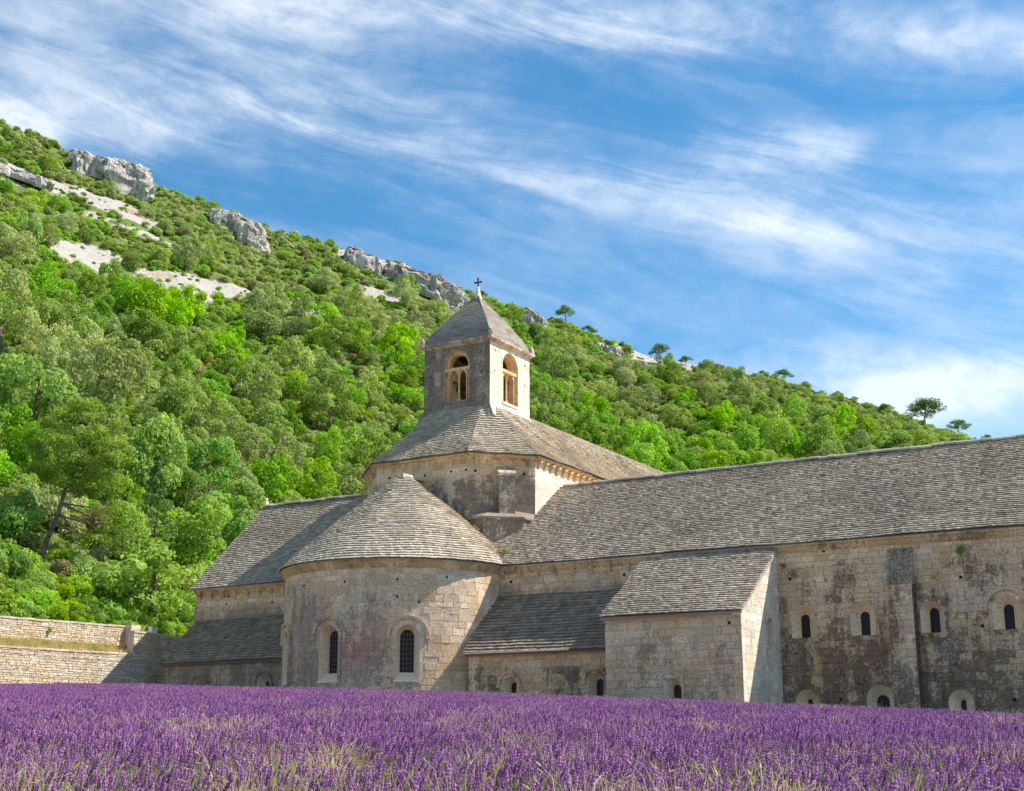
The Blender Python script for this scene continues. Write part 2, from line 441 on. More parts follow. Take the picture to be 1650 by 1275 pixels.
def hill_z(X, Y):
    az = np.arctan2(X, Y); r = np.hypot(X, Y)
    r0 = base_r(az); r1 = ridge_r(az); z0 = base_z(az); z1 = ridge_e(az)*r1
    s = (r - r0)/(r1 - r0)
    sc = np.clip(s, 0, 1)
    prof = sc**1.12
    z = z0 + (z1 - z0)*prof
    z = z + fbm(X/26, Y/26)*5.0*np.sin(np.pi*np.clip(sc, 0, 1))**0.7*np.clip(r1/260, 0, 1)
    z = z + fbm(X/6+9, Y/6)*0.7*np.clip(sc*6, 0, 1)
    back = np.clip(r - r1, 0, None)
    z = np.where(s > 1, np.maximum(z1 - 0.35*back - 0.002*back**2, -2.0), z)
    z = np.where(s < 0, z0 + (r - r0)*3, z)
    return z

# open ground (scree and bare slabs), traced as bearings/slopes
BARE_PX = [
    [(0, 262), (60, 282), (120, 300), (180, 325), (270, 362), (262, 376), (190, 352), (110, 320), (0, 296)],
    [(58, 370), (110, 388), (160, 402), (240, 425), (180, 432), (190, 448), (120, 432), (80, 402)],
    [(120, 335), (240, 378), (330, 410), (325, 422), (240, 395), (130, 355)],
    [(200, 420), (260, 436), (330, 452), (420, 470), (500, 492), (560, 515), (600, 530), (590, 542), (510, 512), (400, 486), (300, 484), (235, 452)],
    [(575, 458), (620, 470), (665, 486), (650, 494), (580, 474)],
    [(590, 515), (640, 535), (620, 545)],
    [(250, 515), (275, 530), (278, 548), (258, 535)],
    [(840, 500), (885, 520), (880, 535), (850, 520)],
    [(960, 545), (1000, 556), (1000, 568), (962, 556)],
    [(1020, 566), (1080, 576), (1125, 586), (1110, 598), (1030, 582)],
    [(1015, 562), (1130, 580), (1125, 600), (1020, 584)],
    [(545, 400), (620, 415), (700, 440), (755, 475), (745, 490), (690, 470), (610, 440), (550, 425)],
    [(1290, 715), (1310, 718), (1300, 735), (1285, 730)],
]
BARE = [np.stack(rays([p[0] for p in poly], [p[1] for p in poly]), -1) for poly in BARE_PX]
def in_poly(px, py, poly):
    ins = np.zeros(np.shape(px), bool); n = len(poly); j = n-1
    for i in range(n):
        xi, yi = poly[i]; xj, yj = poly[j]
        c = ((yi > py) != (yj > py)) & (px < (xj-xi)*(py-yi)/(yj-yi+1e-12)+xi)
        ins ^= c; j = i
    return ins
def bare_at(X, Y, Z, jit=0.0):
    az = np.arctan2(X, Y); e = Z/np.hypot(X, Y)
    az = az + fbm(X/7, Y/7+3)*0.006; e = e + fbm(X/7+40, Y/7)*0.005
    b = np.zeros(np.shape(az), bool)
    for p in BARE: b |= in_poly(az, e, p)
    return b

def hill_mat():
    m, g, bs, out = new_mat('hillside_ground')
    pos = g.new('ShaderNodeNewGeometry').outputs['Position']
    a = g.new('ShaderNodeAttribute'); a.attribute_name = 'bare'; bare = a.outputs['Fac']
    n = g.noise(pos, 0.25, 7, 0.7); n2 = g.noise(pos, 1.4, 6, 0.7)
    green = g.mix(g.ss(n2, 0.35, 0.65), (0.11, 0.19, 0.03), (0.20, 0.27, 0.07))
    green = g.mix(g.ss(n, 0.52, 0.66), green, (0.30, 0.25, 0.14))
    scree = g.mix(g.ss(n2, 0.3, 0.7), (0.45, 0.405, 0.36), (0.62, 0.575, 0.52))
    scree = g.mix(g.ss(g.noise(pos, 0.16, 4), 0.55, 0.68), scree, (0.50, 0.33, 0.20))
    scree = g.mix(g.ss(g.noise(pos, 2.4, 4), 0.60, 0.68, 0, 0.7), scree, (0.16, 0.20, 0.06))
    f = g.ss(g.m('ADD', bare, g.m('MULTIPLY', g.m('SUBTRACT', n2, 0.5), 0.8)), 0.35, 0.65)
    g.l.new(g.mix(f, green, scree), bs.inputs['Base Color'])
    bump(g, bs, g.m('ADD', n2, g.noise(pos, 5, 5)), 0.35)
    return m
def hz_attr(X, Y, A, R, Z): return bare_at(X, Y, Z).astype(float)
azs = np.linspace(-0.80, 0.95, 420)
def hill_sheet(X, Y, A, R):
    r0 = base_r(A); r = r0 + (R)*(ridge_r(A)-r0)
    return r
# the sheet follows the front edge and the ridge: remap R in [0, 1.6] per bearing
tt = np.concatenate([[-0.02], np.linspace(0, 1.0, 190), np.linspace(1.02, 2.6, 24)])
AZ, TT = np.meshgrid(azs, tt, indexing='ij')
RR = base_r(AZ) + TT*(ridge_r(AZ) - base_r(AZ))
HX, HY = RR*np.sin(AZ), RR*np.cos(AZ); HZ = hill_z(HX, HY)
na, nr = len(azs), len(tt)
ii = (np.arange(na-1)[:, None]*nr + np.arange(nr-1)[None, :]).reshape(-1)
me = bpy.data.meshes.new('hillside')
me.from_pydata(np.stack([HX, HY, HZ], -1).reshape(-1, 3).tolist(), [], np.stack([ii, ii+nr, ii+nr+1, ii+1], -1).tolist())
at = me.attributes.new('bare', 'FLOAT', 'POINT'); at.data.foreach_set('value', bare_at(HX, HY, HZ).astype(np.float32).reshape(-1))
me.materials.append(hill_mat()); me.polygons.foreach_set('use_smooth', [True]*len(me.polygons))
hill = bpy.data.objects.new('hillside', me); COL.objects.link(hill); tag(hill, kind='structure')

def hill_hit(x, y):
    """where the line of sight through a measured point meets the slope"""
    az, e = rays(x, y); az = float(az); e = float(e)
    r = np.arange(float(base_r(az)), float(ridge_r(az))+1, 0.5)
    X = r*math.sin(az); Y = r*math.cos(az)
    ok = np.nonzero(hill_z(X, Y) >= e*r)[0]
    k = ok[0] if len(ok) else len(r)-1
    return X[k], Y[k], float(hill_z(X[k:k+1], Y[k:k+1])[0]), r[k]

# ------------------------------------------------------------------ masonry
def Pfront(b0): return lambda s, z, d: T(s, b0 - d, z)
def Pback(b0): return lambda s, z, d: T(s, b0 + d, z)
def Pright(a0): return lambda s, z, d: T(a0 + d, s, z)
def Pleft(a0): return lambda s, z, d: T(a0 - d, s, z)
def Pline(p, q):
    """vertical wall from plan point p to q (a, b); outward = right-hand side going p->q seen from the front"""
    L = math.hypot(q[0]-p[0], q[1]-p[1]); u = ((q[0]-p[0])/L, (q[1]-p[1])/L); nn = (u[1], -u[0])
    f = lambda s, z, d: T(p[0]+u[0]*s+nn[0]*d, p[1]+u[1]*s+nn[1]*d, z)
    return f, L
def Pcyl(ac, bc, R):
    return lambda s, z, d: T(ac + (R+d)*math.sin(s/R), bc - (R+d)*math.cos(s/R), z)

def subtract(rects, hole):
    out = []
    for (a, b, c, d) in rects:
        ha, hb, hc, hd = hole
        if b <= ha or a >= hb or d <= hc or c >= hd: out.append((a, b, c, d)); continue
        if a < ha: out.append((a, ha, c, d))
        if b > hb: out.append((hb, b, c, d))
        x0, x1 = max(a, ha), min(b, hb)
        if c < hc: out.append((x0, x1, c, hc))
        if d > hd: out.append((x0, x1, hd, d))
    return out

PARTS = {}
def masonry(thing, name, P, s0, s1, z0, z1, mat, holes=(), course=0.36, bw=0.72, curved=False, lim=None, budget=0, joint=0.014, rel=0.012,
            vis=None, label=None, core_d=-0.024, irregular=0.06):
    """a wall sheet (the mortar) with every block standing proud of it. lim(z)->(smin,smax) clips sloping ends.
    budget: how many of the blocks become objects of their own (those inside vis first)"""
    core = MB()
    sc = sorted(set([s0, s1] + [h[0] for h in holes] + [h[1] for h in holes])); sc = [s for s in sc if s0 <= s <= s1]
    if curved:
        extra = np.arange(s0, s1, 0.35).tolist(); sc = sorted(set([round(s, 4) for s in sc + extra]))
    zc = sorted(set([z0, z1] + [h[2] for h in holes] + [h[3] for h in holes])); zc = [z for z in zc if z0 <= z <= z1]
    if lim:
        zc = sorted(set(zc + np.arange(z0, z1, 0.2).round(3).tolist()))
    for i in range(len(sc)-1):
        for j in range(len(zc)-1):
            a, b, c, d = sc[i], sc[i+1], zc[j], zc[j+1]
            if any(a >= h[0]-1e-4 and b <= h[1]+1e-4 and c >= h[2]-1e-4 and d <= h[3]+1e-4 for h in holes): continue
            if lim:
                l0, l1 = lim(c), lim(d)
                A0, B0 = max(a, l0[0]), min(b, l0[1]); A1, B1 = max(a, l1[0]), min(b, l1[1])
                if B0 <= A0 and B1 <= A1: continue
                if B0 <= A0: continue
                core.face([P(A0, c, core_d), P(B0, c, core_d), P(max(B1, A1), d, core_d), P(A1, d, core_d)], 0.2)
            else:
                core.face([P(a, c, core_d), P(b, c, core_d), P(b, d, core_d), P(a, d, core_d)], 0.2)
    w = core.build(name, mat, thing, label=label)
    blocks = []
    z = z0
    while z < z1 - 0.02:
        h = course*rnd.uniform(0.8, 1.2)
        if z + h > z1 - 0.12: h = z1 - z
        lo, hi = (s0, s1)
        if lim: lo, hi = lim(z + h); lo = max(lo, s0); hi = min(hi, s1)
        s = lo - rnd.uniform(0, bw*0.6) if not lim else lo
        while s < hi - 0.03:
            ww = bw*rnd.uniform(0.55, 1.45)
            a, b = max(s, lo), min(s + ww, hi)
            if hi - b < 0.12: b = hi; s = hi
            else: s = s + ww
            if b - a < 0.05: continue
            rects = [(a, b, z, z+h)]
            for hh in holes: rects = subtract(rects, hh)
            for r in rects:
                if r[1]-r[0] > 0.05 and r[3]-r[2] > 0.05: blocks.append(r)
        z += h
    def one(mb, r):
        j = joint*rnd.uniform(0.5, 1.3)
        a, b, c, d = r[0]+j/2, r[1]-j/2, r[2]+j/2, r[3]-j/2
        dd = rel*rnd.uniform(-0.6, 1.0)
        e = 0.010
        w_ = [rnd.uniform(-1, 1)*irregular*0.12 for _ in range(8)]
        inner = [P(a, c, core_d-0.01), P(b, c, core_d-0.01), P(b, d, core_d-0.01), P(a, d, core_d-0.01)]
        outer = [P(a+e+w_[0], c+e+w_[1], dd), P(b-e+w_[2], c+e+w_[3], dd), P(b-e+w_[4], d-e+w_[5], dd), P(a+e+w_[6], d-e+w_[7], dd)]
        mb.hexa(inner+outer, rnd.random(), skip=(5,))
    if budget:
        if vis: blocks.sort(key=vis)
        for r in blocks[:budget]:
            mb = MB(); one(mb, r)
            mb.build('stone_block', mat, w, origin=P((r[0]+r[1])/2, (r[2]+r[3])/2, 0))
    rest = MB()
    for r in blocks[budget:]: one(rest, r)
    rest.build('stone_blocks', mat, w, kind='stuff')
    return w

def arch_ring(sc, zb, zt, hw, n=14):
    zs = zt - hw
    pts = [(sc-hw, zb), (sc-hw, (zb+zs)/2)]
    for k in range(n+1):
        t = math.pi - math.pi*k/n
        pts.append((sc+hw*math.cos(t), zs+hw*math.sin(t)))
    pts += [(sc+hw, (zb+zs)/2), (sc+hw, zb)]
    return pts
def rect_ring(sc, zb, zt, hw, rect, n=14):
    L, R, B, Tt = rect; zs = zt - hw
    pts = [(L, zb), (L, (zb+zs)/2)]
    ca = math.atan2(Tt-zs, R-sc); cl = math.atan2(Tt-zs, L-sc)
    ts = [math.pi - math.pi*k/n for k in range(n+1)]
    i1 = min(range(n+1), key=lambda k: abs(ts[k]-ca)); i2 = min(range(n+1), key=lambda k: abs(ts[k]-cl))
    for k, t in enumerate(ts):
        if k == i1: pts.append((R, Tt)); continue
        if k == i2: pts.append((L, Tt)); continue
        c, s_ = math.cos(t), math.sin(t)
        f = min(((R-sc)/c) if c > 1e-6 else 1e9, ((L-sc)/c) if c < -1e-6 else 1e9, ((Tt-zs)/s_) if s_ > 1e-6 else 1e9)
        pts.append((sc+c*f, zs+s_*f))
    pts += [(R, (zb+zs)/2), (R, zb)]
    return pts
def window(thing, P, sc, zb, zt, hw, gw, gzb, gzt, depth, wall_mat, rev_mat, m=0.22, hood=0.0, bars=None, lattice=False, name='window', sill=0.0, label=None, goff=0.0):
    """stone surround with a splayed round-headed niche and a glazed light at its back; returns the hole the wall must leave"""
    rect = (sc-hw-m, sc+hw+m, zb-0.0, zt+m)
    O_ = arch_ring(sc, zb, zt, hw); Rr = rect_ring(sc, zb, zt, hw, rect); I_ = arch_ring(sc+goff, gzb, gzt, gw)
    o1 = [P(s, z, 0.012) for s, z in O_]
    sur = MB()
    # surround as wedge-shaped voussoirs and jamb stones, slightly uneven
    for k in range(len(O_)-1):
        tn = rnd.random() if k % 2 == 0 else tn
        dd = 0.004 + 0.01*tn
        a0, a1, r0, r1 = O_[k], O_[k+1], Rr[k], Rr[k+1]
        sur.face([P(a0[0], a0[1], dd), P(a1[0], a1[1], dd), P(r1[0], r1[1], dd), P(r0[0], r0[1], dd)], tn)
    w = sur.build(name, wall_mat, thing, label=label)
    rev = MB()
    n = len(O_)
    for k in range(n-1):
        a, b = O_[k], O_[k+1]; c, d = I_[k], I_[k+1]
        rev.face([P(a[0], a[1], 0.008), P(b[0], b[1], 0.008), P(d[0], d[1], -depth), P(c[0], c[1], -depth)], 0.45+0.1*rnd.random())
    rev.face([P(O_[0][0], O_[0][1], 0.008), P(O_[-1][0], O_[-1][1], 0.008), P(I_[-1][0], I_[-1][1], -depth), P(I_[0][0], I_[0][1], -depth)], 0.7)
    rev.build('reveal', rev_mat, w)
    # short straight throat then the pane
    th = MB()
    i0 = [P(s, z, -depth) for s, z in I_]; i1 = [P(s, z, -depth-0.12) for s, z in I_]
    th.loft(i0, i1, True, 0.3); th.build('throat', rev_mat, w)
    pn = MB(); pn.face([P(s, z, -depth-0.10) for s, z in I_], 0.5); pn.build('pane', M_glass, w)
    gs = sc+goff
    if bars:
        nv, nh = bars
        for k in range(nv):
            s = gs - gw + 2*gw*(k+1)/(nv+1); zz = gzt - gw + math.sqrt(max(gw*gw-(s-gs)**2, 0))
            mb = MB(); mb.box(P, s-0.009, s+0.009, gzb, zz, -depth-0.085, -depth-0.07); mb.build('glazing_bar', M_lead, w)
        for k in range(nh):
            z = gzb + (gzt-gzb)*(k+0.8)/(nh+0.8); q = z-(gzt-gw)
            hh = gw if q < 0 else math.sqrt(max(gw*gw-q*q, 0.0001))
            mb = MB(); mb.box(P, gs-hh, gs+hh, z-0.009, z+0.009, -depth-0.07, -depth-0.055); mb.build('glazing_bar', M_lead, w)
    if lattice:
        mb = MB()
        st = 0.11
        k = gzb - 2*gw
        while k < gzt:
            for sg in (1, -1):
                seg = []
                for q in range(9):
                    s = gs - gw + 2*gw*q/8; z = k + (q/8*2*gw if sg > 0 else (1-q/8)*2*gw)
                    top = gzt-gw+math.sqrt(max(gw*gw-(s-gs)**2, 0))
                    if gzb < z < top: seg.append((s, z))
                for (s_a, z_a), (s_b, z_b) in zip(seg[:-1], seg[1:]):
                    e = 0.006
                    mb.face([P(s_a, z_a-e, -depth-0.07), P(s_b, z_b-e, -depth-0.07), P(s_b, z_b+e, -depth-0.07), P(s_a, z_a+e, -depth-0.07)])
            k += st
        mb.build('lattice', M_lead2, w, kind='stuff')
    if hood > 0:
        hm = MB(); zs = zt - hw; r_a, r_b = hw+hood, hw+hood+0.13
        N = 20
        for k in range(N):
            t0, t1 = math.pi*k/N, math.pi*(k+1)/N
            pr = []
            for t in (t0, t1):
                c, s_ = math.cos(t), math.sin(t)
                pr.append([P(sc+r_a*c, zs+r_a*s_, 0.01), P(sc+r_a*c, zs+r_a*s_, 0.09), P(sc+(r_b)*c, zs+r_b*s_, 0.13), P(sc+r_b*c, zs+r_b*s_, 0.01)])
            hm.loft(pr[0], pr[1], True, 0.4+0.2*rnd.random())
        for sg in (-1, 1):
            a, b = sorted((sc+sg*(r_a-0.02), sc+sg*(r_b+0.07)))
            hm.box(P, a, b, zs-0.12, zs, 0.0, 0.12)
        hm.build('hood_mould', wall_mat, w)
    if sill:
        sl = MB(); sl.box(P, sc-hw-0.06, sc+hw+0.06, zb-0.09, zb+0.004, -0.1, sill, 0.8); sl.build('sill', M_white, w)
    return rect

def cornice(thing, P, s0, s1, zt, mat, h=0.28, out=0.30, curved=False, name='cornice'):
    mb = MB()
    prof = [(0.0, -h-0.10), (0.06, -h-0.02), (0.10, -h+0.04), (out-0.05, -0.10), (out, -0.08), (out, 0.0), (0.0, 0.0)]
    step = 0.5 if curved else 0.9
    s = s0
    while s < s1-1e-4:
        e = min(s + step*rnd.uniform(0.8, 1.2), s1)
        if s1 - e < 0.15: e = s1
        j = 0.006; dz = rnd.uniform(-0.012, 0.012)
        r0 = [P(s+j, zt+z+dz, d) for d, z in prof]; r1 = [P(e-j, zt+z+dz, d) for d, z in prof]
        tn = rnd.random()
        mb.loft(r0, r1, True, tn); mb.face(r0[::-1], tn); mb.face(r1, tn)
        s = e
    return mb.build(name, mat, thing)
def corbels(thing, P, ss, zt, mat, w=0.24, h=0.36, out=0.26):
    for s in ss:
        mb = MB()
        pr = [(0.0, -h), (0.07, -h), (out*0.75, -h*0.45), (out, -h*0.25), (out, 0.0), (0.0, 0.0)]
        r0 = [P(s-w/2, zt+z, d) for d, z in pr]; r1 = [P(s+w/2, zt+z, d) for d, z in pr]
        tn = rnd.random(); mb.loft(r0, r1, True, tn); mb.face(r0[::-1], tn); mb.face(r1, tn)
        mb.build('corbel', mat, thing, origin=P(s, zt, 0))
def holes_dots(thing, P, pts, r=0.06):
    for s, z in pts:
        mb = MB(); mb.box(P, s-r, s+r, z-r, z+r, -0.05, 0.016)
        mb.build('putlog_hole', M_hole, thing, origin=P(s, z, 0))

def lay_tiles(rows, surf, row_range, w=0.21, thick=0.085, over=1.25, skip=None, jit=1.0, gap=0.012):
    """every tile a slab: surf(s, t, h) -> point; rows = list of t values (m upslope). Returns a list of (centre, corners, tone)"""
    out = []
    for i in range(len(rows)-1):
        t0 = rows[i]; t1 = rows[i] + (rows[i+1]-rows[i])*over
        lo, hi, sc = row_range(rows[i])           # sc: metres per unit of s
        s = lo - rnd.uniform(0, w*0.5)/sc
        while s < hi:
            ww = w*rnd.uniform(0.55, 1.5)/sc
            a, b = max(s, lo), min(s+ww, hi); s += ww
            if (b-a)*sc < 0.05: continue
            g2 = gap*rnd.uniform(0.3, 1.8)/sc/2; a += g2; b -= g2
            th = thick*0.72*rnd.uniform(0.85, 1.15); lift = thick*0.42 + rnd.uniform(-0.006, 0.008)*jit
            dt = rnd.uniform(-0.016, 0.014)*jit; tw = rnd.uniform(-0.012, 0.012)*jit
            c = surf((a+b)/2, t0, 0)
            if skip and skip(c, (a+b)/2, t0): continue
            dt2 = dt + rnd.uniform(-0.010, 0.010)*jit
            p = [surf(a, t0+dt, lift), surf(b, t0+dt2, lift), surf(b, t1, -0.02), surf(a, t1, -0.02),
                 surf(a, t0+dt, lift+th+tw), surf(b, t0+dt2, lift+th-tw), surf(b, t1, 0.012), surf(a, t1, 0.012)]
            out.append((c, p, rnd.random()))
    return out
def tiles_to(roof, tiles, mat, budget=0, key=None):
    if budget:
        tiles = sorted(tiles, key=key)
        for c, p, tn in tiles[:budget]:
            mb = MB(); mb.hexa(p, tn, skip=(5,)); mb.build('roof_tile', mat, roof, origin=c)
    mb = MB()
    for c, p, tn in tiles[budget:]: mb.hexa(p, tn, skip=(5, 3))
    mb.build('roof_tiles', mat, roof, kind='stuff')
def plane_surf(e0, u, v, nrm):
    e0, u, v, nrm = map(np.array, (e0, u, v, nrm))
    return lambda s, t, h: tuple(e0 + u*s + v*t + nrm*h)
def plane_roof(thing, name, a0, a1, b_e, z_e, b_r, z_r, mat, verge_l=0.0, verge_r=0.0, row=0.215, w=0.21, skip=None, budget=0, key=None, thick=0.085, deck=True, parts_mat=None):
    """roof slope rising from the eave (b_e, z_e) to (b_r, z_r)"""
    L = math.hypot(b_r-b_e, z_r-z_e); cb, cz = (b_r-b_e)/L, (z_r-z_e)/L
    u = AX; v = NX*cb + np.array([0, 0, cz]); nn = NX*(-cz) + np.array([0, 0, cb])
    e0 = np.array(T(0, b_e, z_e))
    surf = plane_surf(e0, u, v, nn)
    # hand-laid roofs are never quite true
    wav = lambda s, t: 0.03*math.sin(s*0.5+t*0.6)*math.sin(t*0.7+1.3) + 0.012*math.sin(s*1.7)
    sf = lambda s, t, h: surf(s, t, h + wav(s, t))
    dk = MB()
    dk.hexa([surf(a0, 0, -0.14), surf(a1, 0, -0.14), surf(a1, L, -0.14), surf(a0, L, -0.14), surf(a0, 0, -0.05), surf(a1, 0, -0.05), surf(a1, L, -0.05), surf(a0, L, -0.05)], 0.3)
    roof = dk.build(name, mat, thing)
    rows = [0.0]
    while rows[-1] < L: rows.append(rows[-1] + row*rnd.uniform(0.94, 1.06))
    tl = lay_tiles(rows, sf, lambda t: (a0-0.03+rnd.uniform(-0.03, 0.03), a1+0.03+rnd.uniform(-0.03, 0.03), 1.0), w=w, thick=thick, skip=skip)
    tiles_to(roof, tl, mat, budget, key)
    return roof, sf, L

# ================================================================== THE LONG RANGE (right)
RS = 0.69                                    # roof pitch (rise per metre)
ZE = 9.42
range_ = empty('dormitory_range', T(-4, 3, 1), 'long stone range with grey stone-tiled roof filling the right half, projecting chapel on its front', 'building')
Pd = Pfront(0.0)
holes = []
upper = [(-4.10, 0.54, 6.56), (-1.28, 0.58, 6.56), (1.84, 0.52, 6.44), (5.02, 0.60, 6.52), (8.6, 0.56, 6.5), (11.4, 0.56, 6.5)]
for i, (sc, hw, zt) in enumerate(upper):
    holes.append(window(range_, Pd, sc, 5.06, zt, hw, 0.215, 5.07, 6.16, 0.42, M_dorm, M_niche, m=0.16, lattice=True, hood=0.22 if i == 3 else 0))
for sc, hw, zb, zt, gw, gt in [(-4.07, 0.52, 1.2, 2.72, 0.12, 2.30), (-0.70, 0.62, 0.9, 2.86, 0.29, 2.42), (2.80, 0.54, 0.8, 2.58, 0.12, 2.16), (6.6, 0.54, 0.6, 2.5, 0.12, 2.1)]:
    holes.append(window(range_, Pd, sc, zb, zt, hw, gw, zb+0.05, gt, 0.40, M_dorm, M_niche, m=0.12))
masonry(range_, 'wall', Pd, -5.25, 14.0, 0.0, ZE-0.30, M_dorm, holes, course=0.34, bw=0.66, budget=260,
        vis=lambda r: (0 if -5.3 < r[0] < 6.2 and r[2] > 1.3 else 1, -(r[1]-r[0])*(r[3]-r[2])))
masonry(range_, 'wall', Pd, -21.0, -11.6, 5.0, ZE-0.30, M_chap if False else M_trans, [], course=0.36, bw=0.9, budget=30,
        vis=lambda r: (0 if r[2] > 7.8 else 1, -(r[1]-r[0])))
cornice(range_, Pd, -5.2, 14.0, ZE-0.04, M_cream, out=0.20)
cornice(range_, Pd, -20.9, -11.0, ZE-0.04, M_cream, out=0.20)
corbels(range_, Pd, [-20.3+1.05*k for k in range(9)], ZE-0.34, M_cream, w=0.20, h=0.34, out=0.16)
holes_dots(range_, Pd, [(-19.8, 8.6), (-13.2, 8.55), (-2.9, 9.0), (6.1, 7.9), (3.2, 6.7+0.7), (3.95, 5.25), (-2.5, 2.25), (5.0, 2.1), (-4.6, 7.8)], 0.065)
# roof: front slope, ridge, back slope
RB, RZ = 7.84, 15.0
roof_key = lambda t: (0 if (project(t[0])[0] < 1640 and project(t[0])[0] > 800) else 1, np.linalg.norm(t[0]))
def skip_dorm(c, s, t):
    return s < -21.0 and (c[2] > 13.2)
plane_roof(range_, 'roof', -24.6, 14.2, -0.24, ZE+0.02, RB, RZ, M_tile, budget=300, key=roof_key, skip=skip_dorm)
bk = MB(); bk.hexa([T(-21, RB, RZ-0.1), T(14.2, RB, RZ-0.1), T(14.2, 16.2, ZE-0.1), T(-21, 16.2, ZE-0.1), T(-21, RB, RZ), T(14.2, RB, RZ), T(14.2, 16.2, ZE), T(-21, 16.2, ZE)])
bk.build('back_slope', M_tile, range_)
def ridge_stones(thing, P0, P1, mat, w=0.26, name='ridge_stone', step=0.55):
    P0, P1 = np.array(P0), np.array(P1); L = np.linalg.norm(P1-P0); u = (P1-P0)/L
    side = np.cross(u, (0, 0, 1)); side /= np.linalg.norm(side); k = 0.0
    mb = MB()
    while k < L:
        e = min(k + step*rnd.uniform(0.7, 1.3), L); dz = rnd.uniform(-0.03, 0.03)
        r = []
        for q in (k+0.01, e-0.01):
            p = P0 + u*q + np.array([0, 0, dz])
            r.append([tuple(p + side*w*math.cos(t) + np.array([0, 0, 1])*(w*0.75*math.sin(t)-0.05)) for t in np.linspace(0, math.pi, 7)])
        tn = rnd.random(); mb.loft(r[0], r[1], True, tn); mb.face(r[0], tn); mb.face(r[1][::-1], tn)
        k = e
    return mb.build(name, mat, thing)
ridge_stones(range_, T(-20.8, RB, RZ+0.05), T(14.2, RB, RZ+0.05), M_tile)
# end gable (out of sight, closes the range)
gb = MB(); gb.face([T(14, 0, 0), T(14, 15.8, 0), T(14, 15.8, 9.4), T(14, RB, RZ-0.1), T(14, 0, 9.3)]); gb.face([T(-21, 15.8, 0), T(14, 15.8, 0), T(14, 15.8, 9.4), T(-21, 15.8, 9.4)])
gb.build('rear_wall', M_dorm, range_)
# wall buttress, flush foot, rough sloping cap
bt = MB()
b0, b1, bd = 0.05, 1.20, 0.62
masonry(range_, 'buttress', Pfront(-bd), b0, b1, 0.0, 7.20, M_dorm, [], course=0.32, bw=0.6, budget=20, vis=lambda r: -r[2])
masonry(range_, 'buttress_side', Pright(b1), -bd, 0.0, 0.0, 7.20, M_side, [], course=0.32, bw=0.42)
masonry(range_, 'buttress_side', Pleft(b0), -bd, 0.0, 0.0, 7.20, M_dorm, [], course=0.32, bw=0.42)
cap = MB()
cap.face([T(b0, -bd, 7.2), T(b1, -bd, 7.2), T(b1, -0.0, 8.9), T(b0, 0.0, 8.9)])
cap.face([T(b1, -bd, 7.2), T(b1, 0, 7.2), T(b1, 0, 8.9)]); cap.face([T(b0, -bd, 7.2), T(b0, 0, 7.2), T(b0, 0, 8.9)])
bc = cap.build('buttress_cap', M_butt, range_)
rb = MB()
for k in range(16):
    for j in range(7):
        t = (k+0.5)/16; s = b0+0.08+(b1-b0-0.16)*(j+rnd.uniform(0.2, 0.8))/7
        z = 7.22+1.66*t+rnd.uniform(-0.03, 0.03); d = bd*(1-t)
        r = rnd.uniform(0.05, 0.085)
        P = lambda s_, z_, d_: T(s_, -d_, z_)
        rb.box(P, s-r, s+r, z-r*0.6, z+r*0.6, d-0.05, d+rnd.uniform(0.03, 0.10), rnd.random())
rb.build('rubble', M_butt, bc, kind='stuff')

# projecting chapel
CB, CA0, CA1, CZE = -4.9, -11.85, -5.2, 5.98
Pc = Pfront(CB)
h1 = window(range_, Pc, -8.50, 1.2, 3.16, 0.38, 0.20, 1.3, 2.86, 0.42, M_chap, M_niche, m=0.14)
masonry(range_, 'chapel_wall', Pc, CA0, CA1, 0.6, CZE-0.16, M_chap, [h1], course=0.31, bw=0.62, budget=0)
cornice(range_, Pc, CA0-0.05, CA1+0.0, CZE-0.04, M_chap, h=0.10, out=0.14)
holes_dots(range_, Pc, [(-5.75, 5.45)], 0.06)
slope = (ZE-0.1-CZE)/(0-CB)
niche = window(range_, Pright(CA1), -1.30, 4.15, 5.95, 0.38, 0.30, 4.2, 5.85, 0.22, M_white, M_niche, m=0.12, name='blind_niche')
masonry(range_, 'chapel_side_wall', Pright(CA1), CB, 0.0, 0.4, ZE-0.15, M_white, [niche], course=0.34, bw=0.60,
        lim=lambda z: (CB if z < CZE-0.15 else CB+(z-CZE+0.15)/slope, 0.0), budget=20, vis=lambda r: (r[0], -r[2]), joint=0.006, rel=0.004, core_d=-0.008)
masonry(range_, 'chapel_side_wall', Pleft(CA0), CB, 0.0, 0.4, ZE-0.15, M_chap, [], course=0.36, bw=0.8,
        lim=lambda z: (CB if z < CZE-0.15 else CB+(z-CZE+0.15)/slope, 0.0))
plane_roof(range_, 'chapel_roof', CA0-0.15, CA1+0.10, CB-0.22, CZE-0.02, 0.15, ZE+0.02, M_tile)
# verge: slab edges down the sunlit gable
vg = MB()
for k in range(26):
    b = CB-0.15+(0.15-CB)*k/26; z = CZE+slope*(b-CB)
    vg.hexa([T(CA1-0.35, b, z-0.10), T(CA1+0.07, b, z-0.10), T(CA1+0.07, b+0.19, z+0.03), T(CA1-0.35, b+0.19, z+0.03),
             T(CA1-0.35, b, z-0.01), T(CA1+0.07, b, z-0.01), T(CA1+0.07, b+0.19, z+0.12), T(CA1-0.35, b+0.19, z+0.12)], rnd.random())
vg.build('verge_stones', M_white, range_)

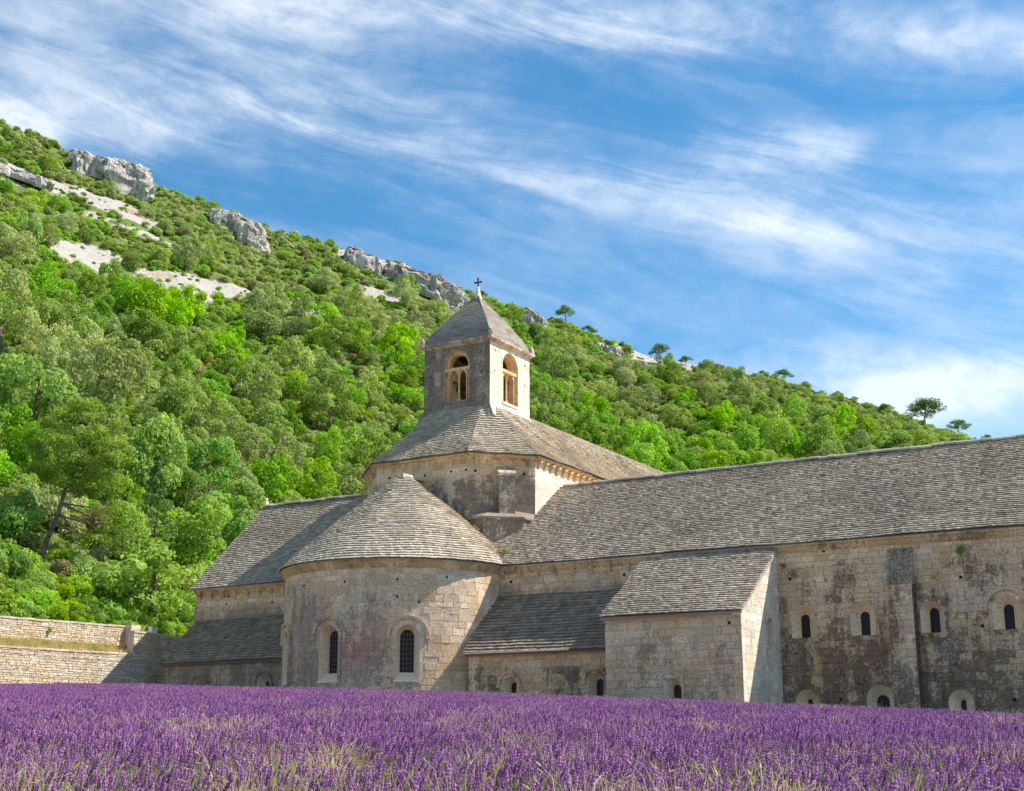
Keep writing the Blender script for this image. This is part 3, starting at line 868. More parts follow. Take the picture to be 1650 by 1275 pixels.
# ================================================================== THE CHURCH
church = empty('abbey_church', T(-26.9, 5, 2), 'stone abbey church with round apse, stone-tiled cone roof and octagonal crossing left of centre', 'building')
AC, BC, AR = -26.9, 0.2, 6.38
Pa = Pcyl(AC, BC, AR)
sh = []
for deg in (0.0, 38.2, -38.0):
    s = rad(deg)*AR
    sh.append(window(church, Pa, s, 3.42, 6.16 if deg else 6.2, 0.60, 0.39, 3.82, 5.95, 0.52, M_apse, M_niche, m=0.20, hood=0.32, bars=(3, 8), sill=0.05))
phi0, phi1 = rad(-100), rad(100)
cz = lambda r: T(AC+AR*math.sin((r[0]+r[1])/2/AR), BC-AR*math.cos((r[0]+r[1])/2/AR), 0)
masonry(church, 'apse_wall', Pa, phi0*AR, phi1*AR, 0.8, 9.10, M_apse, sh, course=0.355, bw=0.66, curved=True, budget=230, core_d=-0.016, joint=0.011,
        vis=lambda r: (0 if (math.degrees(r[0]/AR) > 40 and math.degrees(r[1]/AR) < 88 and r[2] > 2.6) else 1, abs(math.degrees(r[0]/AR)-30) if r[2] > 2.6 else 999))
cornice(church, Pa, phi0*AR, phi1*AR, 9.44, M_cream, h=0.34, out=0.26, curved=True)
holes_dots(church, Pa, [(rad(-18)*AR, 8.35), (rad(8)*AR, 8.35), (rad(33)*AR, 8.42), (rad(33)*AR, 7.55), (rad(56)*AR, 8.6), (rad(43)*AR, 7.3)], 0.05)
# cone roof, hand laid; its base runs a touch past the wall
ER, EZ, AZP = 6.72, 9.46, 15.12
def cone(s, t, h):
    L = math.hypot(ER, AZP-EZ); q = t/L; r = ER*(1-q)
    bend = 0.13*math.sin(math.pi*q)
    nr_, nz_ = (AZP-EZ)/L, ER/L
    hh = h + bend + 0.03*math.sin(s*9+t)*math.sin(t*1.3)
    rr = r + nr_*hh
    return T(AC + rr*math.sin(s), BC - rr*math.cos(s), EZ + (AZP-EZ)*q + nz_*hh)
Lc = math.hypot(ER, AZP-EZ)
dk = MB(); N = 64
for k in range(N):
    s0_, s1_ = -math.pi*0.75 + 1.5*math.pi*k/N, -math.pi*0.75 + 1.5*math.pi*(k+1)/N
    for q in range(4): dk.face([cone(s0_, Lc*q/4, -0.05), cone(s1_, Lc*q/4, -0.05), cone(s1_, Lc*(q+1)/4, -0.05), cone(s0_, Lc*(q+1)/4, -0.05)], 0.3)
    dk.face([cone(s0_, 0, -0.05), cone(s1_, 0, -0.05), T(AC+5.9*math.sin(s1_), BC-5.9*math.cos(s1_), EZ-0.12), T(AC+5.9*math.sin(s0_), BC-5.9*math.cos(s0_), EZ-0.12)], 0.2)
aroof = dk.build('apse_roof', M_tile2, church)
rows = [0.0]
while rows[-1] < Lc-0.35: rows.append(rows[-1] + 0.205*rnd.uniform(0.9, 1.1))
def skip_cone(c, s, t):
    p = np.array(c) - OX; a, b = p @ AX, p @ NX
    if b > 2.2: return True
    return b > 0.0 and c[2] < ZE + RS*(b+0.4) - 0.25
tl = lay_tiles(rows, cone, lambda t: (-2.3, 2.3, max(ER*(1-t/Lc), 0.12)), w=0.22, thick=0.085, skip=skip_cone)
tiles_to(aroof, tl, M_tile2, 300, key=lambda t: (project(t[0])[0] < 458, t[0][2]))
cp = MB()
P = Pfront(0)
cp.hexa([T(AC-0.26, -0.30, 14.84), T(AC+0.26, -0.30, 14.84), T(AC+0.30, 1.96, 14.95), T(AC-0.30, 1.96, 14.95),
         T(AC-0.12, -0.12, 15.10), T(AC+0.12, -0.12, 15.10), T(AC+0.12, 1.96, 15.16), T(AC-0.12, 1.96, 15.16)])
cp.build('apex_stone', M_tower, church)

# transept (left)
TB = 6.1; TZ = 15.45; TA = -42.15
Pt = Pfront(0.0)
masonry(church, 'transept_wall', Pt, TA+0.15, -30.0, 4.0, ZE-0.18, M_trans, [], course=0.36, bw=0.85, budget=40, vis=lambda r: (0 if r[2] > 7.5 else 1, -(r[1]-r[0])))
cornice(church, Pt, TA+0.15, -31, ZE+0.04, M_cream)
corbels(church, Pt, [-41.6+0.92*k for k in range(9)], ZE-0.24, M_cream, w=0.22, h=0.32, out=0.20)
holes_dots(church, Pt, [(-39.5, 8.5), (-36.0, 8.4)], 0.05)
plane_roof(church, 'transept_roof', TA, -27.5, -0.36, ZE+0.06, TB, TZ, M_tile, skip=lambda c, s, t: s > -31 and c[2] > 14.2)
bk = MB()
bk.hexa([T(TA, TB, TZ-0.1), T(-27, TB, TZ-0.1), T(-27, 12.4, ZE-0.1), T(TA, 12.4, ZE-0.1), T(TA, TB, TZ), T(-27, TB, TZ), T(-27, 12.4, ZE), T(TA, 12.4, ZE)])
bk.build('back_slope', M_tile, church)
gb = MB(); gb.face([T(TA+.15, 0, 0), T(TA+.15, 12.2, 0), T(TA+.15, 12.2, 9.4), T(TA+.15, TB, TZ-0.12), T(TA+.15, 0, 9.3)]); gb.face([T(TA+.15, 12.2, 0), T(-27, 12.2, 0), T(-27, 12.2, 9.4), T(TA+.15, 12.2, 9.4)])
gb.build('gable_wall', M_trans, church)
ridge_stones(church, T(TA, TB, TZ+0.04), T(-30.5, TB, TZ+0.04), M_tile, name='ridge_stone')
fn = MB(); fn.tube([T(TA+0.1, TB, TZ+z) for z in (0.1, 0.3, 0.42, 0.5, 0.62)], [0.17, 0.12, 0.07, 0.11, 0.03], 8, 0.9); fn.build('gable_finial', M_white, church)

# low side chapels left and right of the apse
def side_chapel(nm, a0, a1, bf, ze, zt, mat, wins, end_l, end_r):
    Pf = Pfront(bf); hs = []
    for sc, hw, ztp, goff in wins:
        hs.append(window(church, Pf, sc, 1.3, ztp, hw, 0.12 if goff else 0.2, 1.4, ztp-0.28, 0.45, mat, M_niche, m=0.14, hood=0.14, goff=goff))
    masonry(church, nm+'_wall', Pf, a0+0.2, a1, 0.8, ze-0.1, mat, hs, course=0.34, bw=0.75, budget=0)
    cornice(church, Pf, a0+0.2, a1, ze-0.02, mat, h=0.10, out=0.16)
    plane_roof(church, nm+'_roof', a0, a1, bf-0.28, ze, 0.1, zt, M_tile4, row=0.235, w=0.28, thick=0.09)
    sl = (zt-ze)/(0-bf)
    for Pe, ex, q in ((Pleft(a0+0.2), end_l, 0), (Pright(a1), end_r, 1)):
        if ex: masonry(church, nm+'_end_wall', Pe, bf, 0.0, 0.8, zt-0.1, mat, [], course=0.36, bw=0.8, lim=lambda z: (bf if z < ze-0.1 else bf+(z-ze+0.1)/sl, 0.0))
side_chapel('low_chapel', -20.75, -11.86, -2.8, 4.72, 7.92, M_low, [(-18.2, 0.40, 3.56, 0.0), (-13.45, 0.40, 3.62, 0.0)], True, False)
side_chapel('left_chapel', -41.75, -30.6, -2.8, 4.88, 7.66, M_lean, [(-38.7, 0.42, 3.98, 0.0), (-34.0, 0.42, 4.02, 0.0)], True, False)
pl = MB(); pl.box(Pfront(-2.8), -20.53, -19.9, 0.8, 4.56, 0.0, 0.12, 0.8); pl.build('corner_pilaster', M_low, church)
# projecting course under the low chapel roof; its sunlit strip is put into the pale colour
dr = MB()
s = -20.7
while s < -14.8:
    e = s+rnd.uniform(0.3, 0.7); dr.box(Pfront(-2.8), s, e-0.01, 4.70, 4.76, 0.2, 0.37+rnd.uniform(0, 0.03), 0.9); s = e
dr.build('drip_course', M_white, church)

# crossing: octagonal drum on a square base
OC = [(-30.1, 1.94), (-23.7, 1.94), (-21.0, 4.70), (-21.0, 10.98), (-23.7, 13.7), (-30.1, 13.7), (-32.8, 10.98), (-32.8, 4.70)]
DZ = 16.28
for k, nm in ((0, 'front'), (1, 'corner'), (7, 'corner'), (2, 'side')):
    p, q = OC[k], OC[(k+1) % 8]
    if k == 2: q = (-21.0, 36.0)
    Pk, L = Pline(p, q)
    zb = 9.0
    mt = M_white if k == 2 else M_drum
    masonry(church, 'drum_wall', Pk, 0, L, zb, DZ-0.28, mt, [], joint=0.005, rel=0.002, core_d=-0.006, course=0.36, bw=0.72, budget=25 if k < 3 else 0, vis=lambda r: (0 if r[2] > 13 and r[1] < 8 else 1, -(r[1]-r[0])))
    cornice(church, Pk, -0.08, (L if k != 2 else 10.5), DZ-0.04, M_cream, h=0.16, out=0.26)
    n = int((L if k != 2 else 9.6)/0.72)
    corbels(church, Pk, [(L if k != 2 else 9.6)*(j+0.5)/n for j in range(n)], DZ-0.20, M_cream, w=0.20 if k != 2 else 0.26, h=0.40 if k != 0 else 0.34, out=0.10 if k in (0, 1) else 0.24)
    if k == 0: holes_dots(church, Pk, [(0.9, 15.4), (3.4, 15.3), (5.2, 15.35), (6.2, 15.35)], 0.06)
    if k == 1: holes_dots(church, Pk, [(0.35, 15.3), (3.2, 15.25)], 0.07)
hid = MB()
for k in (3, 4, 5, 6):
    p, q = OC[k], OC[(k+1) % 8]; hid.face([T(*p, 9), T(*q, 9), T(*q, DZ-0.05), T(*p, DZ-0.05)])
hid.build('drum_rear_wall', M_drum, church)
# pedestal under the cut corner, with its coping and a small capped buttress
pd = [(-23.9, 1.90), (-22.40, 1.86), (-20.94, 3.30), (-20.94, 4.95), (-22.2, 5.0), (-23.9, 3.2)]
pm = MB()
lo = [T(a, b, 9.0) for a, b in pd]; hi = [T(a, b, 12.42) for a, b in pd]; pm.loft(lo, hi, True, 0.5); pm.face(hi); pm.build('corner_pedestal', M_drum, church)
cx_, cy_ = -22.3, 3.4
cpg = MB()
ringA = [T(cx_+(a-cx_)*1.0+(-0.02), cy_+(b-cy_)*1.0, 12.42) for a, b in pd]
ringB = [T(a + (0.14 if a > -22 else -0.05 if a > -23 else -0.12), b - (0.16 if b < 3.5 else 0), 12.47) for a, b in pd]
ringC = [T(a + (0.14 if a > -22 else -0.05 if a > -23 else -0.12), b - (0.16 if b < 3.5 else 0), 12.57) for a, b in pd]
ringD = [T(-23.7, 1.98, 12.80), T(-22.9, 2.78, 13.10), T(-21.8, 3.88, 13.08), T(-21.02, 4.68, 12.95), T(-22.2, 5.0, 12.9), T(-23.8, 3.2, 12.9)]
cpg.loft(ringA, ringB, True); cpg.loft(ringB, ringC, True, 0.8); cpg.loft(ringC, ringD, True, 0.9); cpg.face(ringD)
cpg.build('pedestal_coping', M_drum, church)
Pk, L = Pline(OC[1], OC[2])
bp = MB(); bp.box(Pk, 1.62, 2.55, 12.6, 15.05, -0.05, 0.50); bu = bp.build('drum_buttress', M_towerdark, church)
bq = MB(); bq.hexa([Pk(1.56, 15.0, -0.02), Pk(2.61, 15.0, -0.02), Pk(2.61, 15.0, 0.60), Pk(1.56, 15.0, 0.60), Pk(1.56, 15.62, -0.02), Pk(2.61, 15.62, -0.02), Pk(2.61, 15.16, 0.60), Pk(1.56, 15.16, 0.60)], 0.8)
bq.build('buttress_cap', M_tower, church)

# crossing roof: octagonal eave lofted to the square foot of the tower
TA0, TA1, TB0, TB1 = -29.25, -24.5, 5.42, 10.18
off = 0.36
def grow(p, k, o_):
    n1, n2 = [((0, -1), (0.7071, -0.7071), (1, 0), (0.7071, 0.7071), (0, 1), (-0.7071, 0.7071), (-1, 0), (-0.7071, -0.7071))[j % 8] for j in (k-1, k)]
    bx, by = n1[0]+n2[0], n1[1]+n2[1]; l = bx*n1[0]+by*n1[1]
    return (p[0]+bx/l*o_, p[1]+by/l*o_)
EO = [grow(OC[k], k, off) for k in range(8)]
c_ = 0.55
TO = [(TA0+c_, TB0), (TA1-c_, TB0), (TA1, TB0+c_), (TA1, TB1-c_), (TA1-c_, TB1), (TA0+c_, TB1), (TA0, TB1-c_), (TA0, TB0+c_)]
Z0, Z1 = DZ+0.02, 19.95
def oct_patch(k):
    e0, e1, t0, t1 = [np.array(v) for v in (EO[k], EO[(k+1) % 8], TO[k], TO[(k+1) % 8])]
    mid0, mid1 = (e0+e1)/2, (t0+t1)/2
    run = np.linalg.norm(mid1-mid0); L = math.hypot(run, Z1-Z0)
    inn = (mid1-mid0)/run
    def sf(s, t, h):
        q = t/L; qq = q
        p = (e0*(1-s)+e1*s)*(1-qq) + (t0*(1-s)+t1*s)*qq
        z = Z0 + (Z1-Z0)*(q - 0.055*math.sin(math.pi*q))
        hn = h + 0.02*math.sin(s*14+t*2)
        nx_, nz_ = -(Z1-Z0)/L, run/L
        p = p + inn*nx_*hn
        return T(p[0], p[1], z + nz_*hn)
    W = lambda t: np.linalg.norm((e1-e0)*(1-t/L) + (t1-t0)*(t/L))
    return sf, L, W
dk = MB(); allt = []
for k in range(8):
    sf, L, W = oct_patch(k)
    for q in range(6): dk.face([sf(0, L*q/6, -0.04), sf(1, L*q/6, -0.04), sf(1, L*(q+1)/6, -0.04), sf(0, L*(q+1)/6, -0.04)], 0.3)
    e0, e1 = EO[k], EO[(k+1) % 8]; w0, w1 = OC[k], OC[(k+1) % 8]
    dk.face([T(*e0, Z0-0.04), T(*e1, Z0-0.04), T(*w1, Z0-0.06), T(*w0, Z0-0.06)], 0.2)
    if k in (3, 4, 5): continue
    rows = [0.0]
    while rows[-1] < L-0.05: rows.append(rows[-1]+0.235)
    allt += lay_tiles(rows, sf, lambda t: (-0.01, 1.01, max(W(min(t, L)), 0.3)), w=0.25, thick=0.10, jit=0.8)
croof = dk.build('crossing_roof', M_tile2, church)
tiles_to(croof, allt, M_tile2)
# nave roof running back behind the tower
dk = MB(); allt = []
e3, t3 = EO[3], TO[3]
runN = e3[0]*-1 - TA1*-1; runN = abs(e3[0]-TA1); LN = math.hypot(runN, Z1-Z0)
def nv_low(s, t, h):
    q = t/LN
    return T(e3[0]-runN*q + (Z1-Z0)/LN*h, s, Z0+(Z1-Z0)*(q-0.055*math.sin(math.pi*q)) + runN/LN*h)
LT = math.hypot(2.4, 1.25)
def nv_top(s, t, h):
    q = t/LT
    return T(TA1-2.4*q + 1.25/LT*h, s, Z1+1.25*q + 2.4/LT*h)
lo_b = lambda t: e3[1]+(t3[1]-e3[1])*min(t/LN, 1)
for q in range(6):
    t0_, t1_ = LN*q/6, LN*(q+1)/6
    dk.face([nv_low(lo_b(t0_), t0_, -0.04), nv_low(36, t0_, -0.04), nv_low(36, t1_, -0.04), nv_low(lo_b(t1_), t1_, -0.04)], 0.3)
dk.face([nv_top(TB1, 0, -0.04), nv_top(36, 0, -0.04), nv_top(36, LT, -0.04), nv_top(TB1, LT, -0.04)], 0.3)
rows = [0.0]
while rows[-1] < LN-0.05: rows.append(rows[-1]+0.235)
allt += lay_tiles(rows, nv_low, lambda t: (lo_b(t)-0.05, 36.0, 1.0), w=0.25, thick=0.10, jit=0.8)
rows = [0.0]
while rows[-1] < LT-0.05: rows.append(rows[-1]+0.235)
allt += lay_tiles(rows, nv_top, lambda t: (TB1, 36.0, 1.0), w=0.30, thick=0.09)
dk.face([T(-26.9, 10.2, 21.1), T(-26.9, 36, 21.1), T(-33.2, 36, DZ), T(-33.2, 10.2, DZ)], 0.3)
dk.face([T(-20.62, 36, DZ), T(-24.5, 36, 19.8), T(-26.9, 36, 21.1), T(-33.2, 36, DZ), T(-33.2, 36, 3), T(-21, 36, 3)])
dk.face([T(-32.8, 36, 3), T(-32.8, 36, DZ), T(-32.8, 11, DZ), T(-32.8, 11, 3)])
nroof = dk.build('nave_roof', M_tile2, church)
tiles_to(nroof, allt, M_tile2)

# ================================================================== BELL TOWER
tower = empty('bell_tower', T(-26.875, 7.8, 19.9), 'square stone bell tower with twin-arched openings and pyramid roof above the crossing', 'tower')
TZ0, TZ1 = 19.3, 24.02
wt = 0.62
def tower_face(p, q, mat, cz_off=0.0):
    Pk, L = Pline(p, q); sc = L/2+cz_off
    zb, zt, hw = 20.50, 23.72, 0.92
    rect = (sc-hw-0.14, sc+hw+0.14, zb, zt+0.14)
    w = masonry(tower, 'wall', Pk, 0, L, TZ0, TZ1, mat, [rect], joint=0.005, rel=0.002, core_d=-0.006, course=0.34, bw=0.62, budget=45, vis=lambda r: -(r[1]-r[0])*(r[3]-r[2]))
    O_ = arch_ring(sc, zb, zt, hw); Rr = rect_ring(sc, zb, zt, hw, rect); I_ = arch_ring(sc, zb+0.02, zt-0.26, hw-0.24)
    sr = MB()
    for k in range(len(O_)-1):
        sr.face([Pk(*O_[k], 0.01), Pk(*O_[k+1], 0.01), Pk(*Rr[k+1], 0.01), Pk(*Rr[k], 0.01)], rnd.random())
    op = sr.build('belfry_opening', mat, tower)
    rv = MB()
    o0 = [Pk(s, z, 0.01) for s, z in O_]; o1 = [Pk(s, z, -0.24) for s, z in O_]
    i1 = [Pk(s, z, -0.24) for s, z in I_]; i2 = [Pk(s, z, -wt) for s, z in I_]
    rv.loft(o0, o1, True, 0.6); rv.loft(o1, i1, True, 0.6); rv.loft(i1, i2, True, 0.5)
    rv.build('arch_reveal', M_cream, op)
    # inner skin of the wall
    ins = MB(); r2 = (0.3, L-0.3, zb, TZ1)
    R2 = rect_ring(sc, zb+0.02, zt-0.26, hw-0.24, (wt, L-wt, zb, TZ1))
    for k in range(len(I_)-1): ins.face([Pk(*I_[k], -wt), Pk(*I_[k+1], -wt), Pk(*R2[k+1], -wt), Pk(*R2[k], -wt)])
    ins.face([Pk(wt, TZ0, -wt), Pk(L-wt, TZ0, -wt), Pk(L-wt, zb+0.02, -wt), Pk(wt, zb+0.02, -wt)])
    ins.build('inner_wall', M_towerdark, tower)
    # lintel, colonnette with base and capital, side piers
    lt = MB(); lt.box(Pk, sc-hw+0.02, sc+hw-0.02, 22.42, 22.62, -0.50, -0.06, 0.7); lt.build('lintel', M_cream, op)
    cm = MB()
    def ringp(z, r): return [Pk(sc+r*math.cos(t), z, -0.30+r*math.sin(t)) for t in np.linspace(0, 2*math.pi, 10, endpoint=False)]
    pr = [(20.52, 0.14), (20.64, 0.14), (20.70, 0.11), (20.78, 0.07), (22.02, 0.06), (22.08, 0.08), (22.14, 0.08), (22.40, 0.20), (22.42, 0.20)]
    rg = [ringp(z, r) for z, r in pr]
    for x, y in zip(rg[:-1], rg[1:]): cm.loft(x, y, True, 0.6)
    cm.build('colonnette', M_cream, op)
    sp_ = MB()
    for sg in (-1, 1):
        a, b = sorted((sc+sg*(hw-0.25), sc+sg*(hw-0.31)))
        sp_.box(Pk, a, b, 20.5, 22.42, -0.5, -0.12, 0.5)
        # little corbelled heads of the twin lights
        a, b = sorted((sc+sg*(hw-0.30), sc+sg*(hw-0.50)))
        sp_.hexa([Pk(a, 22.42, -0.5), Pk(b, 22.42, -0.5), Pk(b, 22.42, -0.12), Pk(a, 22.42, -0.12)] +
                 [Pk(a if (sg < 0) else b, 22.1, -0.5), Pk((a if sg < 0 else b)-sg*0.02, 22.1, -0.5), Pk((a if sg < 0 else b)-sg*0.02, 22.1, -0.12), Pk(a if sg < 0 else b, 22.1, -0.12)], 0.5)
    sp_.build('side_pier', M_cream, op)
    sl = MB(); sl.box(Pk, sc-hw-0.02, sc+hw+0.02, 20.36, 20.50, -0.6, 0.05, 0.9); sl.build('sill', mat, op)
    # flashing course where wall meets roof
    fl = MB(); fl.hexa([Pk(-0.02, 19.3, 0), Pk(L+0.02, 19.3, 0), Pk(L+0.02, 20.06, 0), Pk(-0.02, 20.06, 0), Pk(-0.2, 19.3, 0.42), Pk(L+0.2, 19.3, 0.42), Pk(L+0.05, 20.02, 0.05), Pk(-0.05, 20.02, 0.05)], 0.8)
    fl.build('base_course', mat, tower)
    # small beam holes
    holes_dots(tower, Pk, [(0.55, 22.2), (L-0.6, 22.1), (0.6, 23.5), (L-0.6, 23.4)], 0.045)
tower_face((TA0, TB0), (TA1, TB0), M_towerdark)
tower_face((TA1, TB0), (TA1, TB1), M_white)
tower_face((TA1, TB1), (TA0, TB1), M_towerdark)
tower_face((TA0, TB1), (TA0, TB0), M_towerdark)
fl = MB(); fl.face([T(TA0+.2, TB0+.2, 20.3), T(TA1-.2, TB0+.2, 20.3), T(TA1-.2, TB1-.2, 20.3), T(TA0+.2, TB1-.2, 20.3)]); fl.build('bell_floor', M_wood, tower)
be = MB(); bz = [(20.95, 0.50), (21.0, 0.47), (21.25, 0.36), (21.7, 0.29), (21.9, 0.22), (22.0, 0.06)]
for (z0, r0), (z1, r1) in zip(bz[:-1], bz[1:]):
    be.loft([T(-26.6+r0*math.cos(t), 8.2+r0*math.sin(t), z0) for t in np.linspace(0, 6.283, 17)[:-1]], [T(-26.6+r1*math.cos(t), 8.2+r1*math.sin(t), z1) for t in np.linspace(0, 6.283, 17)[:-1]], True)
be.build('bell', M_iron, tower, smooth=True)
bm_ = MB(); bm_.tube([T(-28.7, 8.2, 22.05), T(-25.0, 8.2, 22.05)], [0.09, 0.09], 6); bm_.build('bell_beam', M_wood, tower)
# cornice ring and pyramid
cr = MB()
def sq(o_, z): return [T(TA0-o_, TB0-o_, z), T(TA1+o_, TB0-o_, z), T(TA1+o_, TB1+o_, z), T(TA0-o_, TB1+o_, z)]
for (o0, z0), (o1, z1) in zip([(0.0, 23.94), (0.06, 23.98), (0.20, 24.10), (0.26, 24.12), (0.26, 24.24)], [(0.06, 23.98), (0.20, 24.10), (0.26, 24.12), (0.26, 24.24), (-0.3, 24.26)]):
    cr.loft(sq(o0, z0), sq(o1, z1), True, 0.4)
cr.build('cornice', M_tower, tower)
PA = (-26.875, 7.8); PZ0, PZ1 = 24.24, 28.0
dk = MB(); tls = []
for k in range(4):
    c4 = [(TA0-.2, TB0-.2), (TA1+.2, TB0-.2), (TA1+.2, TB1+.2), (TA0-.2, TB1+.2)]
    e0, e1 = np.array(c4[k]), np.array(c4[(k+1) % 4]); ap = np.array(PA)
    mid = (e0+e1)/2; run = np.linalg.norm(ap-mid); L = math.hypot(run, PZ1-PZ0); inn = (ap-mid)/run
    def sf(s, t, h, e0=e0, e1=e1, ap=ap, run=run, L=L, inn=inn):
        q = t/L; p = (e0*(1-s)+e1*s)*(1-q)+ap*q
        bulge = 0.10*math.sin(math.pi*min(q*1.2, 1)) - 0.10*math.exp(-q*9)
        hn = h+bulge; p = p + inn*(-(PZ1-PZ0)/L*hn)
        return T(p[0], p[1], PZ0+(PZ1-PZ0)*q+run/L*hn)
    for q in range(8): dk.face([sf(0, L*q/8, 0), sf(1, L*q/8, 0), sf(1, L*(q+1)/8, 0), sf(0, L*(q+1)/8, 0)], 0.5)
    W = np.linalg.norm(e1-e0)
    rows = [0.0]
    while rows[-1] < L-0.3: rows.append(rows[-1]+0.20)
    tls += lay_tiles(rows, sf, lambda t: (0.0, 1.0, max(W*(1-t/L), 0.25)), w=0.5, thick=0.022, over=1.0, jit=0.25, gap=0.008)
pr_ = dk.build('roof', M_tile3, tower)
tiles_to(pr_, tls, M_tile3, 0)
# pale hip stones along the four arrises
hp = MB()
for k in range(4):
    c4 = [(TA0-.2, TB0-.2), (TA1+.2, TB0-.2), (TA1+.2, TB1+.2), (TA0-.2, TB1+.2)][k]
    pts = []
    for q in np.linspace(0.0, 0.97, 9):
        pts.append(T(c4[0]*(1-q)+PA[0]*q, c4[1]*(1-q)+PA[1]*q, PZ0+(PZ1-PZ0)*q + 0.10*math.sin(math.pi*min(q*1.2, 1)) + 0.0))
    hp.tube(pts, [0.06]*9, 5, 0.8)
hp.build('hip_stones', M_tower, tower)
for k, c4 in enumerate([(TA0-.10, TB0-.10), (TA1+.10, TB0-.10), (TA1+.10, TB1+.10), (TA0-.10, TB1+.10)]):
    ac = MB(); ac.tube([T(c4[0], c4[1], z) for z in (24.2, 24.45, 24.66, 24.78)], [0.15, 0.16, 0.11, 0.03], 8, 0.6)
    ac.build('corner_stone', M_tower, tower, smooth=True)
fi = MB()
fi.tube([T(PA[0], PA[1], z) for z in (27.55, 28.0, 28.30, 28.42, 28.5)], [0.30, 0.17, 0.10, 0.11, 0.04], 8, 0.9)
fi.build('finial', M_white, tower)
cr = MB()
Pq, _ = Pline((PA[0]-1, PA[1]), (PA[0]+1, PA[1]))
cr.box(Pq, 0.965, 1.035, 28.44, 29.04, -0.04, 0.04); cr.box(Pq, 0.79, 0.965, 28.75, 28.82, -0.04, 0.04); cr.box(Pq, 1.035, 1.21, 28.75, 28.82, -0.04, 0.04)
for s_, z_ in ((0.78, 28.785), (1.22, 28.785), (1.0, 29.04)): cr.box(Pq, s_-0.05, s_+0.05, z_-0.05, z_+0.05, -0.042, 0.042)
cr.build('cross', M_iron, tower)

# ================================================================== GARDEN WALLS (left)
def rubble_wall(thing, name, a0, thick, b0, b1, zt, zb, budget, row=0.125, w=0.27, vis=None):
    """zt(b): top; stones of uneven size stand out of a mortar core"""
    core = MB()
    n = 40
    for k in range(n):
        ba, bb = b0+(b1-b0)*k/n, b0+(b1-b0)*(k+1)/n
        core.hexa([T(a0-thick, ba, zb), T(a0-thick, bb, zb), T(a0-thick, bb, zt(bb)), T(a0-thick, ba, zt(ba)),
                   T(a0-0.04, ba, zb), T(a0-0.04, bb, zb), T(a0-0.04, bb, zt(bb)), T(a0-0.04, ba, zt(ba))], 0.1)
    wobj = core.build(name, M_rubble, thing)
    st = []
    z = zb
    zmax = max(zt(b0), zt(b1))
    while z < zmax+0.02:
        h = row*rnd.uniform(0.6, 1.45)
        b = b0
        while b < b1:
            ww = w*rnd.uniform(0.45, 1.7); e = min(b+ww, b1)
            m_ = (b+e)/2
            if e-b > 0.06 and z + h*0.5 < zt(m_): st.append((b, e, z, min(z+h, zt(m_)+rnd.uniform(-0.02, 0.04))))
            b = e
        z += h
    def one(mb, r):
        b, e, z0, z1 = r; j = 0.003
        q = lambda: rnd.uniform(-0.026, 0.026)
        d = rnd.uniform(0.0, 0.03); i = 0.012
        c4 = [(b+j+q(), z0+j+q()*0.6), (e-j+q(), z0+j+q()*0.6), (e-j+q(), z1-j+q()*0.6), (b+j+q(), z1-j+q()*0.6)]
        m = ((b+e)/2, (z0+z1)/2)
        inner = [T(a0-0.06, x, y) for x, y in c4]
        outer = [T(a0+d+rnd.uniform(-0.012, 0.012), x+(i if x < m[0] else -i), y+(i if y < m[1] else -i)) for x, y in c4]
        mb.hexa(inner+outer, rnd.random(), skip=(5,))
    if vis: st.sort(key=vis)
    for r in st[:budget]:
        mb = MB(); one(mb, r); mb.build('stone', M_rubble, wobj, origin=T(a0, (r[0]+r[1])/2, (r[2]+r[3])/2))
    rest = MB()
    for r in st[budget:]: one(rest, r)
    # flat capping stones along the top
    b = b0
    while b < b1:
        e = min(b+rnd.uniform(0.3, 0.7), b1); zz = (zt(b)+zt(e))/2 + rnd.uniform(0, 0.03)
        rest.hexa([T(a0-thick-0.02, b, zz-0.05), T(a0-thick-0.02, e-0.01, zz-0.05), T(a0-thick-0.02, e-0.01, zz+0.07), T(a0-thick-0.02, b, zz+0.07),
                   T(a0+0.05, b, zz-0.05), T(a0+0.05, e-0.01, zz-0.05), T(a0+0.05, e-0.01, zz+0.06), T(a0+0.05, b, zz+0.06)], rnd.random())
        b = e
    rest.build('stones', M_rubble, wobj, kind='stuff')
    return wobj
visw = lambda r: (0 if r[0] > -12.5 and r[3] > 3.6 else 1, -(r[1]-r[0])*(r[3]-r[2]))
gw1 = empty('garden_wall', T(-46, -10, 3), 'lower pale dry-stone retaining wall at the left edge, beside the lavender', 'wall', 'dry-stone garden walls')
rubble_wall(gw1, 'wall_face', -46.0, 0.5, -32.0, -0.95, lambda b: 5.62+0.014*(b+5), 1.5, 300, vis=visw)
gw2 = empty('garden_wall', T(-47.4, -10, 5), 'upper dry-stone wall above the strip of dry grass, ending in a pier', 'wall', 'dry-stone garden walls')
rubble_wall(gw2, 'wall_face', -47.4, 0.45, -32.0, 0.9, lambda b: 7.38+0.016*(b+5), 5.3, 300, vis=lambda r: (0 if r[0] > -12.0 and r[3] > 6.0 else 1, -(r[1]-r[0])*(r[3]-r[2])))
pi_ = MB()
for k in range(8):
    z0 = 5.5+k*0.26; j = rnd.uniform(-0.02, 0.02)
    pi_.hexa([T(-47.4, -0.35+j, z0), T(-47.4, 0.45+j, z0), T(-47.4, 0.45+j, z0+0.25), T(-47.4, -0.35+j, z0+0.25), T(-46.9, -0.35+j, z0), T(-46.9, 0.45+j, z0), T(-46.9, 0.45+j, z0+0.25), T(-46.9, -0.35+j, z0+0.25)], rnd.random())
pi_.build('pier', M_rubble, gw2)
gw3 = empty('garden_wall', T(-46.02, 2, 3), 'shaded rubble wall joining the lower garden wall to the side chapel', 'wall', 'dry-stone garden walls')
